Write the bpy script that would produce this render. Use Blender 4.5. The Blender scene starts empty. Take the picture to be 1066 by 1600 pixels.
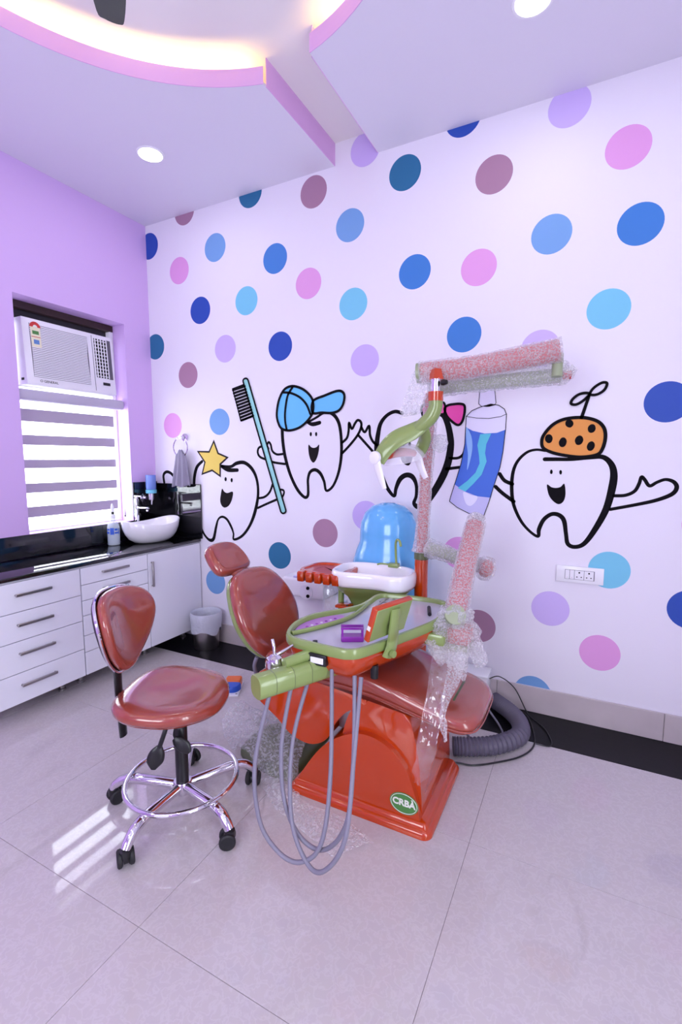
import bpy, bmesh, math, random
from mathutils import Vector, Matrix, noise
random.seed(7)
PI = math.pi
S = bpy.context.scene
C = S.collection

# ------------------------------------------------------------------ camera, world, exposure
cam = bpy.data.cameras.new('camera'); cam_o = bpy.data.objects.new('camera', cam); C.objects.link(cam_o)
cam_o.location = (0, 0, 1.4)
cam_o.rotation_euler = (math.radians(90 - 6.36), 0, math.radians(27.3))
cam.sensor_fit = 'VERTICAL'; cam.sensor_height = 36.0; cam.lens = 745 / 1600 * 36
cam.clip_start = 0.02
S.camera = cam_o
S.view_settings.view_transform = 'Standard'; S.view_settings.look = 'None'
S.view_settings.gamma = 1.0; S.view_settings.use_curve_mapping = False
S.view_settings.exposure = -0.28
w = bpy.data.worlds.new('daylight'); S.world = w; w.use_nodes = True
bg = w.node_tree.nodes['Background']; bg.inputs[0].default_value = (0.85, 0.92, 1.0, 1); bg.inputs[1].default_value = 13.0
def portal(name, loc, rot, sx, sy):       # tells the renderer where daylight enters; gives no light of its own
    l = bpy.data.lights.new(name, 'AREA'); l.shape = 'RECTANGLE'; l.size = sx; l.size_y = sy; l.cycles.is_portal = True
    o = bpy.data.objects.new(name, l); C.objects.link(o); o.location = loc; o.rotation_euler = rot
portal('added_door_portal', (1.58, -0.20, 1.22), (math.radians(90), 0, math.radians(90)), 0.9, 2.5)  # sampling guide for the added right-wall door
portal('added_window_portal', (-0.80, -2.23, 1.70), (math.radians(90), 0, 0), 1.6, 1.7)  # sampling guide for the added front-wall window
portal('window_daylight', (-3.34, 2.12, 1.66), (math.radians(90), 0, math.radians(-90)), 0.8, 1.5)
DOWNLIGHT_W = 2.4
LIGHT_COL = (0.94, 0.97, 1.0)

# ------------------------------------------------------------------ materials
def lin(c):
    out = []
    for v in c[:3]:
        v = v / 255.0
        out.append(v / 12.92 if v <= 0.04045 else ((v + 0.055) / 1.055) ** 2.4)
    return (out[0], out[1], out[2], 1.0)
MATS = {}
def M(name, rgb, rough=0.5, metal=0.0, coat=0.0, spec=0.5, bump=0.0, bscale=60.0, vary=0.0, vscale=6.0, emit=0.0, trans=0.0, alpha=1.0, sheen=0.0, ior=1.5):
    m = bpy.data.materials.new(name); m.use_nodes = True
    nt = m.node_tree; b = nt.nodes['Principled BSDF']
    b.inputs['Base Color'].default_value = lin(rgb); b.inputs['Roughness'].default_value = rough
    b.inputs['Metallic'].default_value = metal; b.inputs['Coat Weight'].default_value = coat
    b.inputs['Coat Roughness'].default_value = 0.06
    b.inputs['Specular IOR Level'].default_value = spec; b.inputs['IOR'].default_value = ior
    b.inputs['Transmission Weight'].default_value = trans; b.inputs['Alpha'].default_value = alpha
    b.inputs['Sheen Weight'].default_value = sheen
    if emit:
        b.inputs['Emission Color'].default_value = lin(rgb); b.inputs['Emission Strength'].default_value = emit
    tc = nt.nodes.new('ShaderNodeTexCoord')
    if vary:
        n = nt.nodes.new('ShaderNodeTexNoise'); n.inputs['Scale'].default_value = vscale; n.inputs['Detail'].default_value = 5
        nt.links.new(tc.outputs['Object'], n.inputs['Vector'])
        r = nt.nodes.new('ShaderNodeValToRGB')
        a = lin(rgb); r.color_ramp.elements[0].color = (a[0]*(1-vary), a[1]*(1-vary), a[2]*(1-vary), 1)
        r.color_ramp.elements[1].color = (min(1, a[0]*(1+vary)), min(1, a[1]*(1+vary)), min(1, a[2]*(1+vary)), 1)
        r.color_ramp.elements[0].position = 0.3; r.color_ramp.elements[1].position = 0.7
        nt.links.new(n.outputs['Fac'], r.inputs['Fac']); nt.links.new(r.outputs['Color'], b.inputs['Base Color'])
    if bump:
        n = nt.nodes.new('ShaderNodeTexNoise'); n.inputs['Scale'].default_value = bscale; n.inputs['Detail'].default_value = 4
        nt.links.new(tc.outputs['Object'], n.inputs['Vector'])
        bp = nt.nodes.new('ShaderNodeBump'); bp.inputs['Strength'].default_value = bump; bp.inputs['Distance'].default_value = 0.01
        nt.links.new(n.outputs['Fac'], bp.inputs['Height']); nt.links.new(bp.outputs['Normal'], b.inputs['Normal'])
    MATS[name] = m
    return m

M('wall_white', (232, 227, 240), 0.55, bump=0.03, bscale=120)
M('wall_purple', (212, 178, 234), 0.6, bump=0.04, bscale=90)
M('ceiling', (226, 222, 236), 0.55)
M('fascia', (224, 178, 228), 0.5)
M('slab', (244, 240, 236), 0.6)
M('grout', (150, 138, 140), 0.8)
M('border_black', (13, 11, 17), 0.4, spec=0.2, vary=0.25, vscale=40)
M('skirting', (196, 184, 188), 0.3, vary=0.08, vscale=5)
M('granite', (12, 12, 17), 0.05, vary=0.5, vscale=90, ior=1.75)
M('laminate', (232, 230, 242), 0.22)
M('cab_dark', (30, 26, 30), 0.6)
M('steel', (170, 165, 165), 0.32, metal=1.0)
M('chrome', (225, 222, 230), 0.06, metal=1.0)
M('leather', (150, 64, 52), 0.2, coat=1.0, bump=0.10, bscale=13)
M('shell_orange', (186, 58, 4), 0.14, coat=0.6)
M('green', (134, 153, 88), 0.25, coat=0.4)
M('green_dark', (84, 92, 60), 0.4)
M('black_plastic', (20, 20, 24), 0.35)
M('black_rubber', (26, 26, 30), 0.6)
M('white_paint', (236, 231, 240), 0.6)
M('white_plastic', (238, 236, 244), 0.25)
M('ceramic', (243, 240, 248), 0.07, coat=0.6)
M('hose_grey', (128, 124, 142), 0.45)
M('corrugated', (92, 86, 104), 0.5)
M('ac_white', (236, 232, 242), 0.35)
M('ac_slot', (92, 86, 100), 0.6)
M('brown_frame', (52, 30, 30), 0.5)
M('dark_panel', (34, 30, 38), 0.5)
M('paper', (232, 224, 196), 0.6)
M('red_print', (200, 50, 50), 0.6)
M('blue_print', (90, 130, 190), 0.6)
M('ink', (17, 15, 20), 0.8, spec=0.12)
M('inksoft', (46, 40, 44), 0.8, spec=0.12)
M('mouth', (30, 25, 29), 0.8, spec=0.12)
M('yellow', (226, 196, 84), 0.55); M('teal', (150, 212, 212), 0.55); M('sky', (104, 190, 240), 0.55)
M('hot', (232, 72, 166), 0.55); M('paste', (224, 220, 244), 0.55); M('label', (58, 104, 206), 0.55)
M('aqua', (84, 190, 214), 0.55); M('shine', (140, 184, 238), 0.55); M('lilac', (192, 188, 232), 0.55); M('orange', (226, 146, 62), 0.55)
M('royal', (28, 72, 172), 0.55); M('steelblue', (112, 160, 216), 0.55); M('pink', (224, 158, 218), 0.55); M('mid', (52, 122, 202), 0.55)
M('cyan', (116, 196, 226), 0.55); M('petrol', (28, 106, 150), 0.55); M('lav', (202, 180, 238), 0.55); M('mauve', (166, 124, 152), 0.55)
M('towel', (150, 144, 166), 0.9, bump=0.6, bscale=220)
M('liner', (214, 216, 232), 0.3, bump=0.8, bscale=40, alpha=0.8)
M('lamp_cover', (236, 232, 246), 0.1, alpha=0.28)
M('purple_plastic', (132, 40, 156), 0.25)
M('purple_panel', (178, 120, 196), 0.35)
M('tray_metal', (188, 186, 202), 0.10)
M('blue_plastic', (40, 86, 196), 0.35); M('orange_plastic', (236, 110, 34), 0.35)
M('blue_shell', (98, 176, 234), 0.2, coat=0.5)
M('red_wrap_core', (184, 56, 56), 0.35)
M('green_wrap_core', (150, 160, 130), 0.35)
M('clear_plastic', (226, 236, 250), 0.05, alpha=0.42)
M('clear', (240, 244, 255), 0.03, trans=1.0, ior=1.1)
M('blue_liquid', (70, 110, 220), 0.05, trans=0.7, ior=1.33)
M('soap_clear', (120, 148, 226), 0.05, alpha=0.8)
M('headrail', (186, 178, 200), 0.5)
M('led', (255, 255, 255), 0.5, emit=9.0)
M('cove_led', (255, 214, 140), 0.5, emit=60.0)
M('badge_green', (74, 132, 66), 0.4); M('badge_white', (232, 232, 224), 0.4)
M('sheer', (255, 255, 255), 0.6)
M('blind_grey', (150, 138, 158), 0.8, vary=0.12, vscale=60)

def nodes(m):
    return m.node_tree, m.node_tree.nodes, m.node_tree.links
# floor tile: pale polished vitrified stone with faint veins
def tile_material():
    m = M('tile', (186, 178, 182), 0.035, spec=0.5); nt, N, L = nodes(m); b = N['Principled BSDF']
    tc = N.new('ShaderNodeTexCoord'); gm = N.new('ShaderNodeNewGeometry')
    n = N.new('ShaderNodeTexNoise'); n.inputs['Scale'].default_value = 38; n.inputs['Detail'].default_value = 6; n.inputs['Distortion'].default_value = 0.6
    L.new(gm.outputs['Position'], n.inputs['Vector'])
    r = N.new('ShaderNodeValToRGB'); e = r.color_ramp.elements
    e[0].position = 0.44; e[0].color = lin((194, 185, 188)); e[1].position = 0.56; e[1].color = lin((193, 184, 188))
    x = r.color_ramp.elements.new(0.5); x.color = lin((200, 192, 196))
    L.new(n.outputs['Fac'], r.inputs['Fac']); L.new(r.outputs['Color'], b.inputs['Base Color'])
tile_material()
# bubble wrap and thin film: clear plastic that lets most light through, with bright facets
def film(name, scale, cover, strength, rough=0.12, tint=(0.95, 0.94, 1.0), nscale=0.25, low=0.35):
    m = bpy.data.materials.new(name); m.use_nodes = True; nt, N, L = nodes(m)
    out = N['Material Output']; N.remove(N['Principled BSDF'])
    tr = N.new('ShaderNodeBsdfTransparent'); tr.inputs[0].default_value = (1, 1, 1, 1)
    sp = N.new('ShaderNodeBsdfGlossy'); sp.inputs['Color'].default_value = (1, 1, 1, 1); sp.inputs['Roughness'].default_value = rough
    df = N.new('ShaderNodeBsdfDiffuse'); df.inputs[0].default_value = (*tint, 1)
    tl = N.new('ShaderNodeBsdfTranslucent'); tl.inputs[0].default_value = (*tint, 1)
    m1 = N.new('ShaderNodeMixShader'); m1.inputs[0].default_value = 0.35; L.new(df.outputs[0], m1.inputs[1]); L.new(tl.outputs[0], m1.inputs[2])
    gl = N.new('ShaderNodeMixShader'); gl.inputs[0].default_value = 0.4; L.new(m1.outputs[0], gl.inputs[1]); L.new(sp.outputs[0], gl.inputs[2])
    tc = N.new('ShaderNodeTexCoord')
    v = N.new('ShaderNodeTexVoronoi'); v.inputs['Scale'].default_value = scale
    nz = N.new('ShaderNodeTexNoise'); nz.inputs['Scale'].default_value = scale * nscale; nz.inputs['Detail'].default_value = 6
    L.new(tc.outputs['Object'], v.inputs['Vector']); L.new(tc.outputs['Object'], nz.inputs['Vector'])
    bp = N.new('ShaderNodeBump'); bp.inputs['Strength'].default_value = strength; bp.inputs['Distance'].default_value = 0.01
    add = N.new('ShaderNodeMath'); add.operation = 'ADD'
    L.new(v.outputs['Distance'], add.inputs[0]); L.new(nz.outputs['Fac'], add.inputs[1])
    L.new(add.outputs[0], bp.inputs['Height']); L.new(bp.outputs['Normal'], sp.inputs['Normal'])
    mr = N.new('ShaderNodeMapRange'); mr.inputs[1].default_value = 0.42; mr.inputs[2].default_value = 0.60
    mr.inputs[3].default_value = cover * low; mr.inputs[4].default_value = cover
    L.new(nz.outputs['Fac'], mr.inputs[0])
    mx = N.new('ShaderNodeMixShader'); L.new(mr.outputs[0], mx.inputs[0]); L.new(tr.outputs[0], mx.inputs[1]); L.new(gl.outputs[0], mx.inputs[2])
    L.new(mx.outputs[0], out.inputs['Surface']); MATS[name] = m
film('bubble_wrap', 260, 0.66, 1.0, rough=0.18, nscale=0.55, low=0.52)
film('thin_film', 30, 0.24, 0.7, 0.08)
film('floor_wrap', 200, 0.62, 1.0, rough=0.18, nscale=0.40, low=0.45)
# zebra blind: sheer and dense bands, both pass daylight
def fabric(name, rgb, clear, trans):
    m = bpy.data.materials.new(name); m.use_nodes = True; nt, N, L = nodes(m)
    out = N['Material Output']; N.remove(N['Principled BSDF'])
    df = N.new('ShaderNodeBsdfDiffuse'); df.inputs[0].default_value = lin(rgb)
    tl = N.new('ShaderNodeBsdfTranslucent'); tl.inputs[0].default_value = lin(rgb)
    tr = N.new('ShaderNodeBsdfTransparent')
    a = N.new('ShaderNodeMixShader'); a.inputs[0].default_value = trans; L.new(df.outputs[0], a.inputs[1]); L.new(tl.outputs[0], a.inputs[2])
    b = N.new('ShaderNodeMixShader'); b.inputs[0].default_value = clear; L.new(a.outputs[0], b.inputs[1]); L.new(tr.outputs[0], b.inputs[2])
    L.new(b.outputs[0], out.inputs['Surface']); MATS[name] = m
fabric('sheer', (250, 250, 250), 0.75, 0.6)
fabric('blind_grey', (180, 168, 188), 0.0, 0.20)

def glass_sheet():
    m = bpy.data.materials.new('window_glass'); m.use_nodes = True; nt, N, L = nodes(m)
    out = N['Material Output']; N.remove(N['Principled BSDF'])
    tr = N.new('ShaderNodeBsdfTransparent'); gl = N.new('ShaderNodeBsdfGlossy'); gl.inputs['Roughness'].default_value = 0.02
    mx = N.new('ShaderNodeMixShader'); mx.inputs[0].default_value = 0.05; L.new(tr.outputs[0], mx.inputs[1]); L.new(gl.outputs[0], mx.inputs[2])
    L.new(mx.outputs[0], out.inputs['Surface']); MATS['window_glass'] = m
glass_sheet()

# ------------------------------------------------------------------ geometry helpers
def tag(o, label=None, cat=None, group=None, kind=None):
    if label: o['label'] = label
    if cat: o['category'] = cat
    if group: o['group'] = group
    if kind: o['kind'] = kind
    return o
def thing(name, loc, label, cat, group=None):
    o = bpy.data.objects.new(name, None); o.empty_display_size = 0.05; C.objects.link(o); o.location = loc
    return tag(o, label, cat, group)
def root_loc(o):
    v = Vector((0, 0, 0))
    while o is not None:
        v += o.location; o = o.parent
    return v
def obj(name, bm, mat, parent=None, local=False, smooth=40, label=None):
    """bm in world coordinates unless local; becomes ONE mesh object"""
    if parent is not None and not local:
        bmesh.ops.translate(bm, verts=bm.verts, vec=-root_loc(parent))
    me = bpy.data.meshes.new(name)
    bmesh.ops.recalc_face_normals(bm, faces=bm.faces)
    bm.to_mesh(me); bm.free()
    if smooth:
        me.polygons.foreach_set('use_smooth', [True] * len(me.polygons)); me.set_sharp_from_angle(angle=math.radians(smooth))
    me.materials.append(MATS[mat] if isinstance(mat, str) else mat)
    o = bpy.data.objects.new(name, me); C.objects.link(o)
    if parent is not None: o.parent = parent
    if label: o['label'] = label
    return o
def share(name, me, parent, loc):
    o = bpy.data.objects.new(name, me); C.objects.link(o); o.parent = parent; o.location = loc
    return o
def BM(): return bmesh.new()
def box(x0, x1, y0, y1, z0, z1, bev=0.0, seg=2, bm=None):
    b = bm or bmesh.new()
    vs = [b.verts.new(p) for p in ((x0,y0,z0),(x1,y0,z0),(x1,y1,z0),(x0,y1,z0),(x0,y0,z1),(x1,y0,z1),(x1,y1,z1),(x0,y1,z1))]
    fs = [b.faces.new([vs[i] for i in f]) for f in ((3,2,1,0),(4,5,6,7),(0,1,5,4),(1,2,6,5),(2,3,7,6),(3,0,4,7))]
    if bev:
        es = list({e for f in fs for e in f.edges})
        bmesh.ops.bevel(b, geom=es, offset=bev, segments=seg, profile=0.5, affect='EDGES')
    return b
def cr(pts, n=8, closed=False):
    """Catmull-Rom resampling; points may be tuples of any length"""
    out = []; m = len(pts)
    if m < 3 and not closed:
        a, b = pts[0], pts[-1]
        return [tuple(a[k] + (b[k]-a[k])*i/n for k in range(len(a))) for i in range(n+1)]
    for i in range(m if closed else m-1):
        if closed: p = [pts[(i+k-1) % m] for k in range(4)]
        else: p = [pts[max(0, min(m-1, i+k-1))] for k in range(4)]
        for j in range(n):
            t = j / n; t2 = t*t; t3 = t2*t
            out.append(tuple(0.5*(2*p[1][k] + (p[2][k]-p[0][k])*t + (2*p[0][k]-5*p[1][k]+4*p[2][k]-p[3][k])*t2 + (3*p[1][k]-p[0][k]-3*p[2][k]+p[3][k])*t3) for k in range(len(p[1]))))
    if not closed: out.append(tuple(pts[-1]))
    return out
def tube(pts, r, n=12, smooth=8, bm=None, caps=True, closed=False, flat=1.0, up=None):
    """tube along pts; r a number or list (one per input point); flat squeezes the section along its second axis"""
    b = bm or bmesh.new()
    rr = r if isinstance(r, (list, tuple)) else [r]*len(pts)
    q = [tuple(p) + (rr[i],) for i, p in enumerate(pts)]
    if smooth: q = cr(q, smooth, closed)
    P = [Vector(p[:3]) for p in q]; R = [p[3] for p in q]; m = len(P)
    rings = []; ref = Vector(up) if up else None
    prev = None
    for i in range(m):
        if closed: t = (P[(i+1) % m] - P[i-1]).normalized()
        else: t = (P[min(m-1, i+1)] - P[max(0, i-1)]).normalized()
        if ref is not None:
            a = ref - t*ref.dot(t)
            a = a.normalized() if a.length > 1e-5 else prev
        elif prev is None:
            z = Vector((0,0,1)) if abs(t.z) < 0.9 else Vector((1,0,0)); a = (z - t*z.dot(t)).normalized()
        else:
            a = prev - t*prev.dot(t); a = a.normalized() if a.length > 1e-6 else prev
        prev = a; c = t.cross(a)
        rings.append([b.verts.new(P[i] + a*(math.cos(2*PI*k/n)*R[i]*flat) + c*(math.sin(2*PI*k/n)*R[i])) for k in range(n)])
    for i in range(m if closed else m-1):
        A, B = rings[i], rings[(i+1) % m]
        for k in range(n): b.faces.new((A[k], A[(k+1) % n], B[(k+1) % n], B[k]))
    if caps and not closed:
        b.faces.new(list(reversed(rings[0]))); b.faces.new(rings[-1])
    return b
def lathe(prof, n=32, center=(0,0,0), sx=1.0, sy=1.0, axis=None, bm=None):
    """prof: (radius, z) pairs; optional axis vector to tilt"""
    b = bm or bmesh.new()
    rot = Vector((0,0,1)).rotation_difference(Vector(axis)).to_matrix() if axis else Matrix.Identity(3)
    c = Vector(center); rings = []
    for r, z in prof:
        if r < 1e-6: rings.append([b.verts.new(c + rot @ Vector((0,0,z)))])
        else: rings.append([b.verts.new(c + rot @ Vector((r*sx*math.cos(2*PI*k/n), r*sy*math.sin(2*PI*k/n), z))) for k in range(n)])
    for A, B in zip(rings, rings[1:]):
        for k in range(n):
            if len(A) == 1 and len(B) == 1: continue
            if len(A) == 1: b.faces.new((A[0], B[(k+1) % n], B[k]))
            elif len(B) == 1: b.faces.new((A[k], A[(k+1) % n], B[0]))
            else: b.faces.new((A[k], A[(k+1) % n], B[(k+1) % n], B[k]))
    if len(rings[0]) > 1: b.faces.new(list(reversed(rings[0])))
    if len(rings[-1]) > 1: b.faces.new(rings[-1])
    return b
def inset2(pts, d):
    """inset a closed counter-clockwise 2D outline by d along its normals"""
    m = len(pts); out = []
    for i in range(m):
        a, b_, c = pts[i-1], pts[i], pts[(i+1) % m]
        tx, ty = c[0]-a[0], c[1]-a[1]; l = math.hypot(tx, ty) or 1
        out.append((b_[0] - ty/l*d, b_[1] + tx/l*d))
    return out
def area2(p): return sum(p[i-1][0]*p[i][1] - p[i][0]*p[i-1][1] for i in range(len(p)))/2
def ccw(p): return list(p) if area2(p) > 0 else list(reversed(p))
def loft(outline, levels, frame=None, bm=None, cap0=True, cap1=True, warp=None):
    """outline: 2D closed; levels: (inset, height); frame: (origin, u, v, w)"""
    b = bm or bmesh.new(); o = ccw(outline)
    O, U, V, W = frame or (Vector((0,0,0)), Vector((1,0,0)), Vector((0,1,0)), Vector((0,0,1)))
    rings = []
    for d, h in levels:
        ring = []
        for x, y in inset2(o, d):
            q = warp(x, y, h) if warp else (x, y, h)
            ring.append(b.verts.new(O + U*q[0] + V*q[1] + W*q[2]))
        rings.append(ring)
    m = len(o)
    for A, B in zip(rings, rings[1:]):
        for k in range(m): b.faces.new((A[k], A[(k+1) % m], B[(k+1) % m], B[k]))
    if cap0: b.faces.new(list(reversed(rings[0])))
    if cap1: b.faces.new(rings[-1])
    return b
def cushion(outline, t, edge, dome=0.02, frame=None, warp=None):
    """padded pad: flat bottom at 0, rounded edge, domed top; shrinks to the centre in rings"""
    o = ccw(outline); cx = sum(p[0] for p in o)/len(o); cy = sum(p[1] for p in o)/len(o)
    b = bmesh.new(); O, U, V, W = frame or (Vector((0,0,0)), Vector((1,0,0)), Vector((0,1,0)), Vector((0,0,1)))
    ravg = sum(math.hypot(p[0]-cx, p[1]-cy) for p in o)/len(o)
    lv = [(edge*0.6, 0.0)]
    for k in range(7):
        a = -PI/2 + PI*k/6 if False else -PI/2*0.8 + (PI/2 + PI/2*0.8)*k/6
        lv.append((edge*(1-math.cos(a)), t*0.5 + t*0.5*math.sin(a)))
    for s in (0.8, 0.6, 0.4, 0.2, 0.06):
        lv.append((ravg*(1-s), t + dome*(1-s*s)))
    rings = []
    for d, h in lv:
        f = max(0.03, 1 - d/ravg); ring = []
        for x, y in o:
            q = (cx + (x-cx)*f, cy + (y-cy)*f, h)
            if warp: q = warp(*q)
            ring.append(b.verts.new(O + U*q[0] + V*q[1] + W*q[2]))
        rings.append(ring)
    m = len(o)
    for A, B in zip(rings, rings[1:]):
        for k in range(m): b.faces.new((A[k], A[(k+1) % m], B[(k+1) % m], B[k]))
    b.faces.new(list(reversed(rings[0]))); b.faces.new(rings[-1])
    return b
def extrude_y(prof, y0, y1, bev=0.0, seg=3):
    """prof: (x,z) closed outline, extruded from y0 to y1"""
    b = bmesh.new(); p = ccw(prof)
    A = [b.verts.new((x, y0, z)) for x, z in p]; B = [b.verts.new((x, y1, z)) for x, z in p]; m = len(p)
    for k in range(m): b.faces.new((A[k], A[(k+1) % m], B[(k+1) % m], B[k]))
    f0 = b.faces.new(list(reversed(A))); f1 = b.faces.new(B)
    if bev: bmesh.ops.bevel(b, geom=list(f0.edges)+list(f1.edges), offset=bev, segments=seg, profile=0.5, affect='EDGES')
    return b
def grid(fn, nu, nv, bm=None):
    b = bm or bmesh.new()
    V = [[b.verts.new(fn(i/nu, j/nv)) for j in range(nv+1)] for i in range(nu+1)]
    for i in range(nu):
        for j in range(nv): b.faces.new((V[i][j], V[i+1][j], V[i+1][j+1], V[i][j+1]))
    return b
def rrect(x0, x1, y0, y1, r, n=6):
    p = []
    for cx, cy, a0 in ((x1-r, y1-r, 0), (x0+r, y1-r, 90), (x0+r, y0+r, 180), (x1-r, y0+r, 270)):
        for k in range(n+1):
            a = math.radians(a0 + 90*k/n); p.append((cx + r*math.cos(a), cy + r*math.sin(a)))
    return p
def text_bm(s, size, frame, extrude=0.0004, align='CENTER', bold=0.0):
    cu = bpy.data.curves.new('lettering', 'FONT'); cu.body = s; cu.size = size; cu.extrude = extrude; cu.offset = bold; cu.align_x = align; cu.align_y = 'CENTER'; cu.resolution_u = 3
    to = bpy.data.objects.new('lettering_tmp', cu); C.objects.link(to)
    dg = bpy.context.evaluated_depsgraph_get(); dg.update()
    me = bpy.data.meshes.new_from_object(to.evaluated_get(dg))
    bpy.data.objects.remove(to); b = bmesh.new(); b.from_mesh(me); bpy.data.meshes.remove(me)
    O, U, V, W = frame
    for v in b.verts: v.co = O + U*v.co.x + V*v.co.y + W*v.co.z
    return b
X, Y, Z = Vector((1,0,0)), Vector((0,1,0)), Vector((0,0,1))

DOTS = [(-3.057,3.008,'royal'),(-2.408,2.875,'steel'),(-2.756,2.78,'pink'),(-1.9,2.709,'mid'),(-1.646,2.512,'pink'),(-2.143,2.478,'cyan'),(-2.563,2.472,'royal'),(-3.034,2.264,'petrol'),(-2.34,2.179,'lav'),(-1.869,2.147,'royal'),(-2.704,2.025,'mauve'),(-2.882,1.657,'pink'),(-2.412,1.669,'steel'),(-1.604,3.049,'mauve'),(-2.092,3.161,'petrol'),(-2.686,3.177,'mauve'),(-1.351,2.8,'steel'),(-1.328,2.341,'cyan'),(-1.249,1.999,'lav'),(-1.005,3.007,'petrol'),(-0.938,2.462,'mid'),(-1.252,3.199,'lav'),(-0.682,3.197,'royal'),(-0.514,2.873,'mauve'),(-0.578,2.423,'pink'),(-0.647,2.082,'mid'),(-0.169,3.094,'lav'),(0.09,2.839,'pink'),(-0.223,2.52,'steel'),(0.159,2.488,'mid'),(0.049,2.122,'cyan'),(-0.252,1.966,'lav'),(0.316,1.666,'royal'),(-1.234,1.042,'lav'),(-1.531,0.91,'mauve'),(-1.898,0.724,'petrol'),(-2.494,0.463,'steel'),(-0.639,0.857,'pink'),(-0.516,0.44,'mauve'),(-0.143,0.598,'lav'),(0.121,0.838,'cyan'),(0.102,0.397,'pink'),(0.47,0.682,'royal'),(-0.212,0.107,'steel'),(0.503,1.095,'pink')]
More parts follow.
